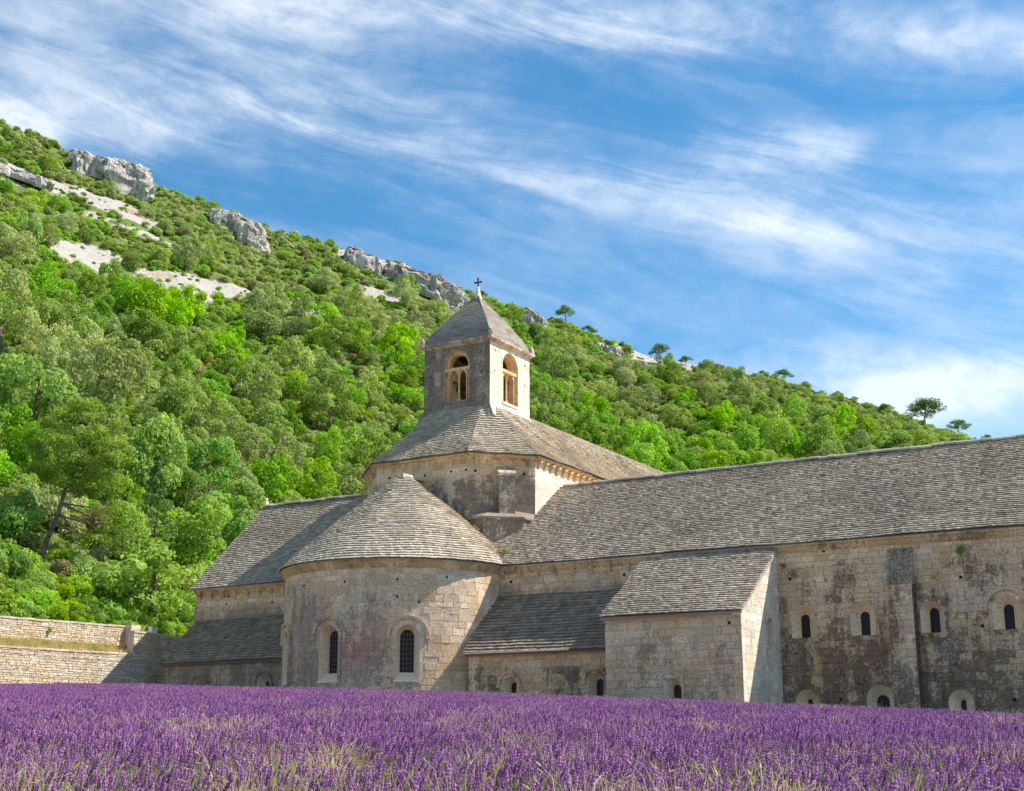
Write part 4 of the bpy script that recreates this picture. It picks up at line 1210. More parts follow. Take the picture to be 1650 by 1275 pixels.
rubble_wall(gw3, 'wall_face', -46.02, 0.5, -0.93, 8.0, lambda b: 7.06-0.035*(b+0.5), 1.5, 260, vis=lambda r: (0 if r[3] > 3.9 and r[1] < 3.5 else 1, -(r[1]-r[0])*(r[3]-r[2])))
wb = empty('meter_box', T(-46.3, 1.0, 7.0), 'small white box standing on top of the shaded garden wall', 'box')
mb = MB(); P_ = Pright(-46.1); mb.box(P_, 0.62, 1.08, 7.0, 7.44, -0.30, 0.0); mb.build('box_body', plain('white_paint', (0.78, 0.76, 0.72), 0.6, 0.05), wb)
mb = MB(); mb.box(P_, 0.59, 1.11, 7.442, 7.48, -0.33, 0.03); mb.build('lid', bpy.data.materials['white_paint'], wb)
# terrace between the walls
tm, tg, tb, to = new_mat('terrace_dry_earth')
pos = tg.new('ShaderNodeNewGeometry').outputs['Position']
tg.l.new(tg.mix(tg.ss(tg.noise(pos, 1.5, 5), 0.4, 0.6), (0.42, 0.31, 0.16), (0.26, 0.25, 0.10)), tb.inputs['Base Color'])
te = MB()
te.face([T(-46.45, -32, 5.25), T(-46.45, 0.4, 5.62), T(-47.5, 0.4, 6.12), T(-47.5, -32, 5.85)])
te.face([T(-46.5, -0.9, 5.6), T(-46.5, 10, 6.4), T(-48.6, 10, 6.8), T(-48.6, -0.9, 6.3)])
o = te.build('terrace', tm); tag(o, kind='structure')

# ================================================================== ROCK OUTCROPS
def rock_mat():
    m, g, bs, out = new_mat('limestone')
    pos = g.new('ShaderNodeNewGeometry').outputs['Position']
    mp = g.new('ShaderNodeMapping'); g.put(mp.inputs[0], pos); mp.inputs['Scale'].default_value = (1, 1, 0.35)
    a = g.noise(mp.outputs[0], 0.9, 7, 0.7); b = g.noise(pos, 3, 5)
    col = g.mix(g.ss(a, 0.38, 0.62), (0.36, 0.335, 0.31), (0.74, 0.69, 0.62))
    col = g.mix(g.ss(b, 0.60, 0.70, 0, 0.6), col, (0.19, 0.18, 0.15))
    col = g.mix(g.ss(g.noise(pos, 0.35, 4), 0.60, 0.72, 0, 0.5), col, (0.48, 0.33, 0.22))
    g.l.new(col, bs.inputs['Base Color']); bump(g, bs, g.m('ADD', a, b), 0.5)
    return m
M_rock = rock_mat()
ROCKS = []
def outcrop(x, y, wpx, hpx, label, squash=0.6, seed=0, dz=0.0, tilt=0.0):
    X, Y, Z, r = hill_hit(x, y + hpx*0.5)
    w = wpx/2283*r/2; h = hpx/2283*r
    az = math.atan2(X, Y); ux, uy = math.cos(az), -math.sin(az)
    ROCKS.extend((X+ux*w*q-math.sin(az)*w*p, Y+uy*w*q-math.cos(az)*w*p, w*0.55) for q in (-0.6, 0, 0.6) for p in (0, 0.8))
    N, Mv = 84, 46
    verts = []; faces = []
    for j in range(Mv+1):
        ph = -math.pi/2*0.25 + (math.pi/2*1.25)*j/Mv
        for i in range(N):
            th = 2*math.pi*i/N
            f = lambda v, p: math.copysign(abs(v)**p, v)
            cx, sy, cz_ = f(math.cos(th), 0.55)*f(math.cos(ph), 0.35), f(math.sin(th), 0.55)*f(math.cos(ph), 0.35), f(math.sin(ph), 0.6)
            p = Vector((cx*w, sy*w*squash, cz_*h))
            q = p*(1.0) + Vector((seed*13.1, seed*7.7, 0))
            dn = mnoise.fractal(Vector((q.x*0.22, q.y*0.22, q.z*0.16)), 1.0, 2.0, 4)
            fis = abs(mnoise.noise(Vector((q.x*0.6, q.y*0.6, q.z*0.12+4))))
            led = mnoise.noise(Vector((q.x*0.1, q.y*0.1, q.z*0.9)))
            f2 = mnoise.fractal(Vector((q.x*0.9, q.y*0.9, q.z*0.5+9)), 0.8, 2.1, 5); crk = abs(mnoise.noise(Vector((q.x*1.5, q.y*1.5, q.z*0.35+8))))
            k = 1 + 0.30*dn - 0.28*max(0, 0.16-fis)/0.16 + 0.10*led + 0.07*f2 - 0.08*max(0, 0.10-crk)/0.10
            px, py, pz = p.x*k, p.y*k, p.z*(1+0.25*dn) - tilt*p.x
            verts.append((X+ux*px+uy*(-0)+math.sin(az)*py, Y+uy*px+math.cos(az)*py, Z-0.2*h+pz+dz))
    for j in range(Mv):
        for i in range(N):
            a = j*N+i; b = j*N+(i+1) % N
            faces.append((a, b, b+N, a+N))
    faces.append(tuple(Mv*N+i for i in range(N)))
    me = bpy.data.meshes.new('rock_outcrop'); v = np.array(verts)-np.array((X, Y, Z)); me.from_pydata(v.tolist(), [], faces); me.materials.append(M_rock)
    o = bpy.data.objects.new('rock_outcrop', me); o.location = (X, Y, Z); COL.objects.link(o)
    tag(o, label, 'rock', 'limestone outcrops on the hillside')
outcrop(205, 280, 80, 52, 'blocky grey limestone crag highest up the skyline, facing right', 0.7, 1, tilt=0.3)
outcrop(150, 262, 80, 30, 'rounded shoulder of rock left of the highest limestone crag', 0.8, 2, tilt=0.2)
outcrop(405, 368, 56, 52, 'fissured grey limestone crag second from the left on the skyline', 0.8, 3, tilt=0.25)
outcrop(364, 350, 58, 30, 'lower rock shelf just left of the second skyline crag', 0.8, 4, tilt=0.25)
outcrop(582, 414, 72, 26, 'pale rounded rock mound upslope left of the bell tower', 0.9, 5, tilt=0.3)
outcrop(672, 450, 140, 30, 'long pale slanting rock slab below the ridge left of the tower cross', 0.6, 6, tilt=0.42)
outcrop(738, 476, 50, 24, 'small angular rock at the lower end of the slab beside the tower roof', 0.8, 7, tilt=0.5)
outcrop(862, 514, 48, 36, 'pale rock showing right of the tower roof below a lone pine', 0.9, 8, tilt=0.5)
outcrop(978, 560, 46, 10, 'thin pale rock ledge near the ridge right of the lone pine', 0.8, 9, tilt=0.3)
outcrop(1050, 590, 60, 8, 'low pale rock ledge on the ridge at mid right', 0.6, 10, tilt=0.22)
outcrop(30, 284, 110, 15, 'flat grey rock band at the far left below the skyline', 0.6, 11, tilt=0.25)
outcrop(225, 455, 60, 14, 'low grey rock rib in the scree above the thicket at left', 0.6, 12, tilt=0.2)

# ================================================================== TREES
def leaf_mesh(name, pts, nrm, size, tone, mat, aspect=1.0, extra=None):
    """many small leaf-sized quads: pts (n,3), nrm (n,3), size (n,)"""
    n = len(pts)
    nrm = nrm/np.linalg.norm(nrm, axis=1, keepdims=True)
    r = rng.normal(size=(n, 3)); u = np.cross(nrm, r); u /= np.linalg.norm(u, axis=1, keepdims=True); v = np.cross(nrm, u)
    su = (size*0.5)[:, None]*u; sv = (size*0.5*aspect)[:, None]*v
    V = np.stack([pts-su*0.6-sv, pts+su*0.7-sv*0.5, pts+su*0.5+sv, pts-su*0.8+sv*0.6], 1).reshape(-1, 3)
    F = np.arange(4*n).reshape(-1, 4)
    me = bpy.data.meshes.new(name)
    me.vertices.add(4*n); me.vertices.foreach_set('co', V.reshape(-1))
    me.loops.add(4*n); me.loops.foreach_set('vertex_index', F.reshape(-1))
    me.polygons.add(n); me.polygons.foreach_set('loop_start', np.arange(0, 4*n, 4)); me.polygons.foreach_set('loop_total', np.full(n, 4))
    me.update(calc_edges=True)
    at = me.attributes.new('tone', 'FLOAT', 'FACE'); at.data.foreach_set('value', np.clip(tone, 0, 1).astype(np.float32))
    me.materials.append(mat)
    return me
def sph(n):
    v = rng.normal(size=(n, 3)); return v/np.linalg.norm(v, axis=1, keepdims=True)
def crown(name, mat, n=2400, lobes=16, flat=0.85, leaf=0.085, spread=0.62, lob=(0.26, 0.46), base=0.12):
    """unit crown: radius about 1, from z=0 (base) to about 2*flat; made of uneven lobes of leaf clumps"""
    C = sph(lobes)*(rng.uniform(0.35, 1.0, (lobes, 1))**0.5)*spread; C[:, 2] = C[:, 2]*flat + flat*0.95
    C[:, 2] = np.maximum(C[:, 2], base+0.2)
    R = rng.uniform(*lob, lobes)
    w = R**2; L = rng.choice(lobes, n, p=w/w.sum())
    d = sph(n); d[:, 2] = np.where(rng.random(n) < 0.65, np.abs(d[:, 2]), d[:, 2])
    # sub-clumps: bump the lobe radius with a few random directions
    K = sph(26); bump_ = np.max(d @ K.T, axis=1); rr = R[L]*(0.72 + 0.42*np.clip((bump_-0.75)/0.25, 0, 1)*rng.uniform(0.75, 1.0, n)) * np.where(rng.random(n) < 0.18, rng.uniform(0.4, 0.9, n), 1)
    P = C[L] + d*rr[:, None]*np.array([1, 1, 0.9])
    nr_ = d + rng.normal(size=(n, 3))*0.42
    ltone = rng.uniform(0.25, 0.75, lobes)
    tone = ltone[L] + rng.normal(size=n)*0.18 
    return leaf_mesh(name, P, nr_, leaf*rng.uniform(0.6, 1.5, n), tone, mat)
def pine_crown(name, mat, n=2600, pads=14, kind='round'):
    pads_c = []
    for k in range(pads):
        a = rng.uniform(0, 6.283); q = k/pads
        if kind == 'umbrella': r = rng.uniform(0.05, 0.9); z = 0.42 + 0.62*(1-r) + rng.uniform(-0.22, 0.14)
        elif kind == 'cone': z = 0.15+1.75*q; r = (1-q)*0.62*rng.uniform(0.7, 1.1)+0.03
        else: z = 0.35+1.35*q; r = (0.95-0.55*abs(q-0.45))*rng.uniform(0.35, 0.95)
        pads_c.append((r*math.cos(a), r*math.sin(a), z))
    C = np.array(pads_c); L = rng.integers(0, pads, n)
    sc = {'umbrella': (0.32, 0.32, 0.20), 'cone': (0.20, 0.20, 0.10), 'round': (0.32, 0.32, 0.17)}[kind]
    if kind == 'cone':
        q = (C[:, 2]-0.15)/1.75; sz = 0.5+0.9*(1-q)
    else: sz = rng.uniform(0.7, 1.15, pads)
    d = sph(n)*(rng.uniform(0.25, 1, (n, 1))**0.5)
    P = C[L] + d*np.array(sc)*sz[L][:, None]
    nr_ = d*0.6 + rng.normal(size=(n, 3))*0.6 + np.array([0, 0, 0.4])
    tone = 0.35 + 0.3*d[:, 2] + rng.normal(size=n)*0.18
    return leaf_mesh(name, P, nr_, 0.085*rng.uniform(0.6, 1.4, n), tone, mat, aspect=0.42)
def trunk_mesh(name, mat, h=1.0, r=0.06, lean=0.1, branches=5, reach=0.6, seed=0):
    rr = random.Random(seed); mb = MB()
    pts = [(0, 0, -0.15)]; 
    for k in range(1, 6):
        q = k/5; pts.append((lean*q*q + rr.uniform(-.03, .03), rr.uniform(-.03, .03), h*q))
    mb.tube(pts, [r*(1.25-0.95*k/5) for k in range(6)], 7)
    for j in range(branches):
        q = rr.uniform(0.35, 0.95); i = int(q*5); p = Vector(pts[i]).lerp(Vector(pts[min(i+1, 5)]), q*5-i)
        a = rr.uniform(0, 6.283); L = reach*rr.uniform(0.5, 1)*(1.2-q*0.5)
        d = Vector((math.cos(a), math.sin(a), rr.uniform(0.3, 0.9)))
        mb.tube([p, p+d*L*0.5, p+d*L+Vector((0, 0, L*0.15))], [r*0.45, r*0.28, r*0.08], 5)
    return mb.mesh(name, mat)

CR = {}
CR['bright'] = [crown('leaf_crown', L_bright, 3400, nl, fl, 0.072, spread=sp_, lob=lb) for nl, fl, sp_, lb in ((16, 0.85, 0.72, (0.18, 0.42)), (24, 0.95, 0.78, (0.16, 0.36)), (12, 0.75, 0.66, (0.24, 0.5)), (30, 0.9, 0.85, (0.14, 0.32)), (20, 1.0, 0.70, (0.18, 0.40)))]
CR['mid'] = [crown('leaf_crown', L_mid, 3400, nl, fl, 0.070, spread=sp_, lob=lb) for nl, fl, sp_, lb in ((18, 0.85, 0.74, (0.18, 0.42)), (26, 0.95, 0.80, (0.15, 0.34)), (13, 0.8, 0.66, (0.22, 0.48)), (30, 0.85, 0.86, (0.14, 0.32)), (20, 1.0, 0.72, (0.18, 0.38)))]
CR['olive'] = [crown('leaf_crown', L_olive, 3400, nl, fl, 0.062, spread=sp_, lob=lb) for nl, fl, sp_, lb in ((24, 0.75, 0.72, (0.16, 0.36)), (34, 0.85, 0.82, (0.13, 0.28)), (16, 0.7, 0.64, (0.2, 0.44)), (28, 0.95, 0.78, (0.14, 0.32)), (40, 0.8, 0.88, (0.12, 0.25)))]
CR['grey'] = [crown('leaf_crown', L_grey, 3400, nl, 0.8, 0.060, spread=sp_, lob=lb) for nl, sp_, lb in ((24, 0.74, (0.16, 0.36)), (36, 0.84, (0.12, 0.28)), (18, 0.66, (0.2, 0.42)))]
CR['rust'] = [crown('leaf_crown', L_rust, 1800, 14, 0.6, 0.07) for _ in range(1)]
SH = {}
for k, m_ in (('bright', L_bright), ('mid', L_mid), ('olive', L_olive), ('grey', L_grey), ('rust', L_rust)):
    SH[k] = [crown('shrub_foliage', m_, 900, 9, 0.55, 0.125, lob=(0.32, 0.5)) for _ in range(2)]
TRK = [trunk_mesh('trunk', M_bark, 1.05, 0.055, rnd.uniform(-.15, .15), 5, 0.5, s) for s in range(4)]
TRK_TALL = [trunk_mesh('trunk', M_bark, 1.9, 0.05, rnd.uniform(-.2, .2), 7, 0.6, 20+s) for s in range(2)]
TRK_P = [trunk_mesh('trunk', M_bark2, 1.25, 0.05, 0.12*(s-1), 7, 0.7, 40+s) for s in range(3)]
CR['pine'] = [pine_crown('needle_crown', L_pine, 3000, 17, 'round') for _ in range(3)]
CR['umbrella'] = [pine_crown('needle_crown', L_dark, 4200, 24, 'umbrella') for _ in range(3)]
CR['cone'] = [pine_crown('needle_crown', L_dark, 3600, 46, 'cone') for _ in range(1)]

# places already taken by traced trees: (x, y_base, crown radius in px, kind, label)
def tree_obj(name, cat, mesh_c, mesh_t, loc, sc, zs, rot, label, group=None, crown_up=0.0, crown_scale=1.0, tsc=None):
    root = bpy.data.objects.new(name, None); root.empty_display_size = 0.3; root.location = loc; root.rotation_euler = (0, 0, rot); COL.objects.link(root)
    tag(root, label, cat, group)
    if mesh_t:
        t = bpy.data.objects.new('trunk', mesh_t); COL.objects.link(t); t.parent = root; k = tsc or sc; t.scale = (k, k, k)
    c = bpy.data.objects.new('crown', mesh_c); COL.objects.link(c); c.parent = root
    c.location = (0, 0, crown_up*sc); c.scale = (sc*crown_scale, sc*crown_scale, sc*zs*crown_scale)
    return root
taken = []
def special(name, kind, x, y_base, rpx, zs, label, up=0.3, tm=None, rot=None, group=None, cs=1.0):
    X, Y, Z, r = hill_hit(x, y_base)
    R = rpx/2283*r
    tree_obj(name, 'tree', rnd.choice(CR[kind]), tm or rnd.choice(TRK_P if kind in ('pine', 'umbrella', 'cone') else TRK), (X, Y, Z-0.1), R, zs, rnd.uniform(0, 6.28) if rot is None else rot, label, group, crown_up=up, crown_scale=cs, tsc=R*((0.72+max(0, up-0.2)*0.75) if kind == 'umbrella' else 1.0))
    taken.append((X, Y, R))
# lone trees on the skyline
special('pine_tree', 'umbrella', 912, 530, 20, 1.0, 'lone dark pine on the ridge just right of the tower roof', 1.0)
special('pine_tree', 'umbrella', 1063, 575, 18, 1.1, 'dark pine on the ridge above the pale rock ledge', 0.5)
special('pine_tree', 'umbrella', 1262, 612, 17, 0.9, 'small flat-topped pine standing alone on the ridge right of centre', 0.75)
special('pine_tree', 'umbrella', 1350, 643, 12, 0.9, 'tiny dark pine on the ridge between two flat-topped pines', 0.6)
special('pine_tree', 'umbrella', 1490, 676, 36, 0.9, 'largest flat-topped pine on the ridge at right', 0.35)
special('pine_tree', 'umbrella', 1545, 697, 19, 0.85, 'medium round pine right of the largest ridge pine', 0.75)
special('pine_tree', 'umbrella', 1591, 714, 12, 1.2, 'rightmost small pine peeping over the long roof', 0.8)
special('pine_tree', 'umbrella', 346, 330, 10, 1.1, 'small dark pine on the skyline above the second crag', 0.3)
special('pine_tree', 'umbrella', 775, 478, 12, 1.1, 'dark pine on the ridge just behind the tower cross', 0.5)
special('pine_tree', 'umbrella', 948, 540, 15, 0.9, 'dark low pine on the ridge between the lone pine and the ledges', 0.5)
special('pine_tree', 'umbrella', 1105, 590, 13, 0.9, 'small dark pine at the lower end of the long pale ledge', 0.4)
special('pine_tree', 'umbrella', 1425, 668, 12, 0.9, 'small dark pine on the ridge left of the largest ridge pine', 0.5)
special('holm_oak', 'olive', 18, 232, 24, 1.1, 'rounded grey-green tree on the skyline at the far left', 0.1)
special('holm_oak', 'grey', 100, 380, 36, 0.8, 'large rounded grey-green bush between the scree bands at left', 0.0)
# taller pines on the slope
special('pine_tree', 'pine', 548, 600, 42, 1.0, 'grey-green pine with a tall trunk on the slope left of the tower', 0.75, TRK_P[1])
special('pine_tree', 'pine', 890, 640, 45, 1.0, 'large green pine immediately right of the bell tower', 0.6, TRK_P[1])
special('pine_tree', 'pine', 470, 560, 36, 0.9, 'broad pine low on the slope left of the tall-trunked pine', 0.4)
special('pine_tree', 'pine', 1155, 672, 22, 0.9, 'small round pine among bright shrubs above the long roof', 0.3)
special('pine_tree', 'pine', 1190, 672, 20, 0.9, 'small grey pine beside another above the long roof', 0.3)

def big_leaning_pine():
    X, Y, Z, r = hill_hit(62, 915)
    root = empty('pine_tree', (X, Y, Z-0.3), 'big leaning pine with bare lower branches near the left edge', 'tree')
    u = 1.0
    tr = MB()
    base = np.array((X, Y, Z-0.3)); az = math.atan2(X, Y); right = np.array((math.cos(az), -math.sin(az), 0)); fw = np.array((math.sin(az), math.cos(az), 0)); up = np.array((0, 0, 1))
    px = r/2283
    W = lambda dx, dz, df=0: tuple(base + right*dx*px + up*dz*px + fw*df*px)
    path = [(0, 0), (8, 45), (22, 90), (30, 130), (42, 170), (52, 205), (56, 240)]
    tr.tube([W(a, b) for a, b in path], [0.22, 0.18, 0.15, 0.13, 0.10, 0.07, 0.04], 8)
    br = []
    for (sx, sz, ex, ez, df) in [(22, 90, 90, 70, -10), (26, 110, 130, 60, -25), (26, 110, 105, 105, 10), (30, 130, 110, 130, -15), (30, 135, -30, 165, 5), (42, 170, 110, 190, -10),
                                 (42, 170, -20, 205, 10), (50, 200, 100, 240, 10), (50, 200, 10, 250, -10), (24, 95, 60, 40, -18), (55, 235, 60, 280, 0), (36, 150, 80, 165, 22), (20, 80, 70, 62, 18)]:
        m = ((sx+ex)/2+rnd.uniform(-5, 5), (sz+ez)/2+rnd.uniform(-6, 10))
        tr.tube([W(sx, sz), W(*m, df*0.6), W(ex, ez, df)], [0.075, 0.045, 0.015], 5)
        br.append((ex, ez, df))
        for _ in range(5):
            q = rnd.uniform(0.4, 1.0); bx, bz = sx+(ex-sx)*q, sz+(ez-sz)*q
            tr.tube([W(bx, bz, df*q), W(bx+rnd.uniform(-16, 22), bz+rnd.uniform(-22, 16), df*q+rnd.uniform(-8, 8))], [0.025, 0.006], 4)
    tr.build('trunk', M_bark, root)
    pads = []
    for _ in range(105):
        a = rnd.uniform(0, 6.283); q = rnd.uniform(0.05, 1)**0.55
        pads.append((52+76*q*math.cos(a), 200+74*q*math.sin(a), rnd.uniform(-42, 42), rnd.uniform(10, 20), 80))
    for ex, ez, df in br: pads.append((ex, ez, df, 15, 60))
    for ex, ez in ((95, 85), (125, 75), (140, 95), (110, 115), (80, 100), (150, 62), (100, 50), (70, 62)): pads.append((ex, ez, rnd.uniform(-15, 15), 14, 30))
    P = []; Nn = []; Tn = []
    for (dx, dz, df, rr, nn) in pads:
        d = sph(nn*3)*(rng.uniform(0.1, 1, (nn*3, 1))**0.5)
        c = np.array(W(dx, dz, df))
        P.append(c + (d[:, :1]*right + d[:, 1:2]*fw + d[:, 2:]*up*0.7)*rr*px); Nn.append(d*0.6+rng.normal(size=d.shape)*0.6+np.array([0, 0, .4])); Tn.append(0.45+0.3*d[:, 2]+rng.normal(size=len(d))*0.2+(0.15 if nn > 60 else -0.2))
    P = np.concatenate(P)-base; Nn = np.concatenate(Nn); Tn = np.concatenate(Tn)
    me = leaf_mesh('crown', P, Nn, 0.19*rng.uniform(0.6, 1.5, len(P)), Tn+0.1, L_pine, aspect=0.35)
    c = bpy.data.objects.new('crown', me); COL.objects.link(c); c.parent = root
    taken.append((X, Y, 2.0))
big_leaning_pine()
special('conifer_tree', 'cone', 245, 905, 48, 1.55, 'dark green narrow conifer with a bare lower trunk at lower left', 0.75, TRK_TALL[0])
special('broadleaf_tree', 'bright', 30, 900, 52, 1.25, 'bright green leafy tree at the left edge below the big pine', 0.35, TRK_TALL[1])
special('broadleaf_tree', 'bright', 195, 935, 46, 1.3, 'bright yellow-green tree between the leaning pine and dark conifer', 0.5, TRK_TALL[0])
special('broadleaf_tree', 'mid', 320, 930, 50, 1.25, 'mid green leafy tree right of the dark conifer', 0.4, TRK_TALL[1])
special('broadleaf_tree', 'bright', 275, 975, 34, 1.2, 'low bright yellow-green tree beside the transept roof end', 0.2)
special('broadleaf_tree', 'mid', 385, 900, 52, 1.2, 'leafy tree touching the slope of the transept roof', 0.4)
special('broadleaf_tree', 'mid', 20, 960, 40, 1.1, 'dark mid green tree low at the left edge', 0.1)
special('broadleaf_tree', 'bright', 440, 830, 50, 1.1, 'broad bright green tree above the transept roof ridge', 0.1)
special('broadleaf_tree', 'mid', 130, 945, 36, 1.1, 'small round green tree right of the leaning pine foot', 0.0)
special('broadleaf_tree', 'bright', 505, 822, 46, 1.1, 'bright green tree just over the transept ridge stones', 0.1)

# ----- the rest of the wood: spaced over the slope
SIL = np.array([(-200, 990), (0, 995), (210, 1008), (300, 1022), (314, 945), (428, 818), (585, 806), (582, 762), (690, 662), (685, 550), (770, 462), (855, 565), (855, 676), (1065, 765), (1650, 702), (1900, 675)], float)
def seen(X, Y, Z, Hh):
    x, y = project((X, Y, Z+Hh))
    x2, y2 = project((X, Y, Z))
    return -25 < x < 1675 and y < np.interp(x, SIL[:, 0], SIL[:, 1]) - 2 and y2 > 0
cell = {}
def far_enough(X, Y, d):
    i, j = int(X//8), int(Y//8)
    for di in (-1, 0, 1):
        for dj in (-1, 0, 1):
            for (x, y, r) in cell.get((i+di, j+dj), ()):
                if (x-X)**2 + (y-Y)**2 < ((d+r)*0.5)**2: return False
    cell.setdefault((i, j), []).append((X, Y, d)); return True
for X, Y, R in taken: cell.setdefault((int(X//8), int(Y//8)), []).append((X, Y, R*2.0))
def region(x, y):
    az, e = rays(x, y); top = float(ridge_e(az)); q = (float(e)-0.10)/max(top-0.10, 0.05)
    v = 'near the ridge' if q > 0.78 else ('high upslope' if q > 0.55 else ('halfway upslope' if q > 0.33 else 'low down'))
    h = ('at far left' if x < 150 else 'left of the transept' if x < 320 else 'above the transept roof' if x < 470 else 'above the transept ridge' if x < 590 else
         'left of the bell tower' if x < 770 else 'right of the bell tower' if x < 960 else 'over the nave roof' if x < 1090 else 'over the long roof\'s left part' if x < 1250 else
         'over the long roof\'s middle' if x < 1400 else 'over the long roof\'s right end')
    return v+' '+h
NAMES = {'bright': ('broadleaf_tree', 'bright green leafy tree'), 'mid': ('broadleaf_tree', 'mid green leafy tree'), 'olive': ('holm_oak', 'olive green holm oak'), 'grey': ('holm_oak', 'pale grey-green holm oak'), 'rust': ('broadleaf_tree', 'brownish half-dry tree')}
ranked = {}
n_t = 0; n_s = 0; hidden_trees = []; TREE_MAX, SHRUB_MAX = 285, 285
cands = []
for _ in range(26000):
    az = rng.uniform(-0.46, 0.50); t = rng.random()**0.75
    r0, r1 = float(base_r(az)), float(ridge_r(az)); r = r0 + 1.0 + (r1-r0-0.5)*t
    cands.append((az, r, t))
fill = []
cx = np.array([c[1]*math.sin(c[0]) for c in cands]); cyy = np.array([c[1]*math.cos(c[0]) for c in cands]); czz = hill_z(cx, cyy); bb = bare_at(cx, cyy, czz)
for (rx, ry, rr_) in ROCKS: bb |= (cx-rx)**2 + (cyy-ry)**2 < (rr_+1.0)**2
for k, (az, r, t) in enumerate(cands):
    X, Y, Z = cx[k], cyy[k], float(czz[k])
    if bb[k]: continue
    x, y = project((X, Y, Z)); x = float(x); y = float(y)
    upper = t                                      # drier and lower towards the ridge
    leftdry = (x < 620 and y < 520)
    R = (1.5 + 2.9*rnd.random()**1.6)*(1.12 - 0.36*upper)*(1.0 if upper < 0.8 else 1.0 - 2.0*(upper-0.8)) * (0.78 if leftdry else 1.0)
    if upper > 0.25 and R > 1.0 and bare_at(np.array([X + 7*math.sin(az)]), np.array([Y + 7*math.cos(az)]), np.array([Z + 5.0]))[0]: continue
    if not far_enough(X, Y, R*(1.22 if not leftdry else 1.7)): continue
    zone = float(fbm(np.array([X/22]), np.array([Y/22+50]))[0]) + rnd.uniform(-0.22, 0.22)
    if zone > 0.10 + 0.35*upper: kind = 'bright'
    elif zone > -0.12 + 0.25*upper: kind = 'mid'
    elif zone > -0.40: kind = 'olive'
    else: kind = 'grey'
    if rnd.random() < 0.03 and R < 2.2: kind = 'rust'
    fill.append((X, Y, Z, R, kind, x, y, seen(X, Y, Z, R*1.5)))
fill.sort(key=lambda f: -f[3]/math.hypot(f[0], f[1]))
stuff_pts = []
for (X, Y, Z, R, kind, x, y, vis) in fill:
    if not vis:
        stuff_pts.append((X, Y, Z, R, kind)); continue
    nm, words = NAMES[kind]
    if n_t < TREE_MAX and R > 1.4 and math.hypot(X, Y) < float(ridge_r(math.atan2(X, Y)))-8:
        reg = region(x, y); lab = f'{words} {reg}'
        ob = tree_obj(nm, 'tree', rnd.choice(CR[kind]), rnd.choice(TRK), (X, Y, Z-0.15), R, rnd.uniform(0.85, 1.5), rnd.uniform(0, 6.28), lab, f'{words}s {reg}', crown_up=rnd.uniform(-0.1, 0.15))
        n_t += 1; ranked.setdefault(lab, []).append((x, ob))
    elif n_s < SHRUB_MAX:
        o = bpy.data.objects.new('shrub', rnd.choice(CR[kind])); o.location = (X, Y, Z-0.2); o.rotation_euler = (0, 0, rnd.uniform(0, 6.28)); o.scale = (R, R, R*rnd.uniform(0.7, 1.15)); COL.objects.link(o)
        w2 = {'bright': 'bright green', 'mid': 'mid green', 'olive': 'olive green', 'grey': 'pale grey-green', 'rust': 'brownish'}[kind]
        reg = region(x, y)
        tag(o, f'{w2} rounded shrub {reg}', 'shrub', f'{w2} shrubs {reg}'); n_s += 1; ranked.setdefault(o['label'], []).append((x, o))
    else: stuff_pts.append((X, Y, Z, R, kind))
ORD = 'first second third fourth fifth sixth seventh eighth ninth tenth eleventh twelfth thirteenth fourteenth fifteenth sixteenth seventeenth eighteenth nineteenth twentieth'.split()
for lab, lst in ranked.items():
    lst.sort(key=lambda q: q[0])
    if len(lst) == 1: continue
    for k, (x, ob) in enumerate(lst):
        nth = 'leftmost' if k == 0 else 'rightmost' if k == len(lst)-1 else (ORD[k] + ' from left' if k < 20 else f'{k+1}th from left')
        ob['label'] = lab + ', ' + nth
print('trees', n_t, 'shrubs', n_s, 'rest', len(stuff_pts), 'fill', len(fill))

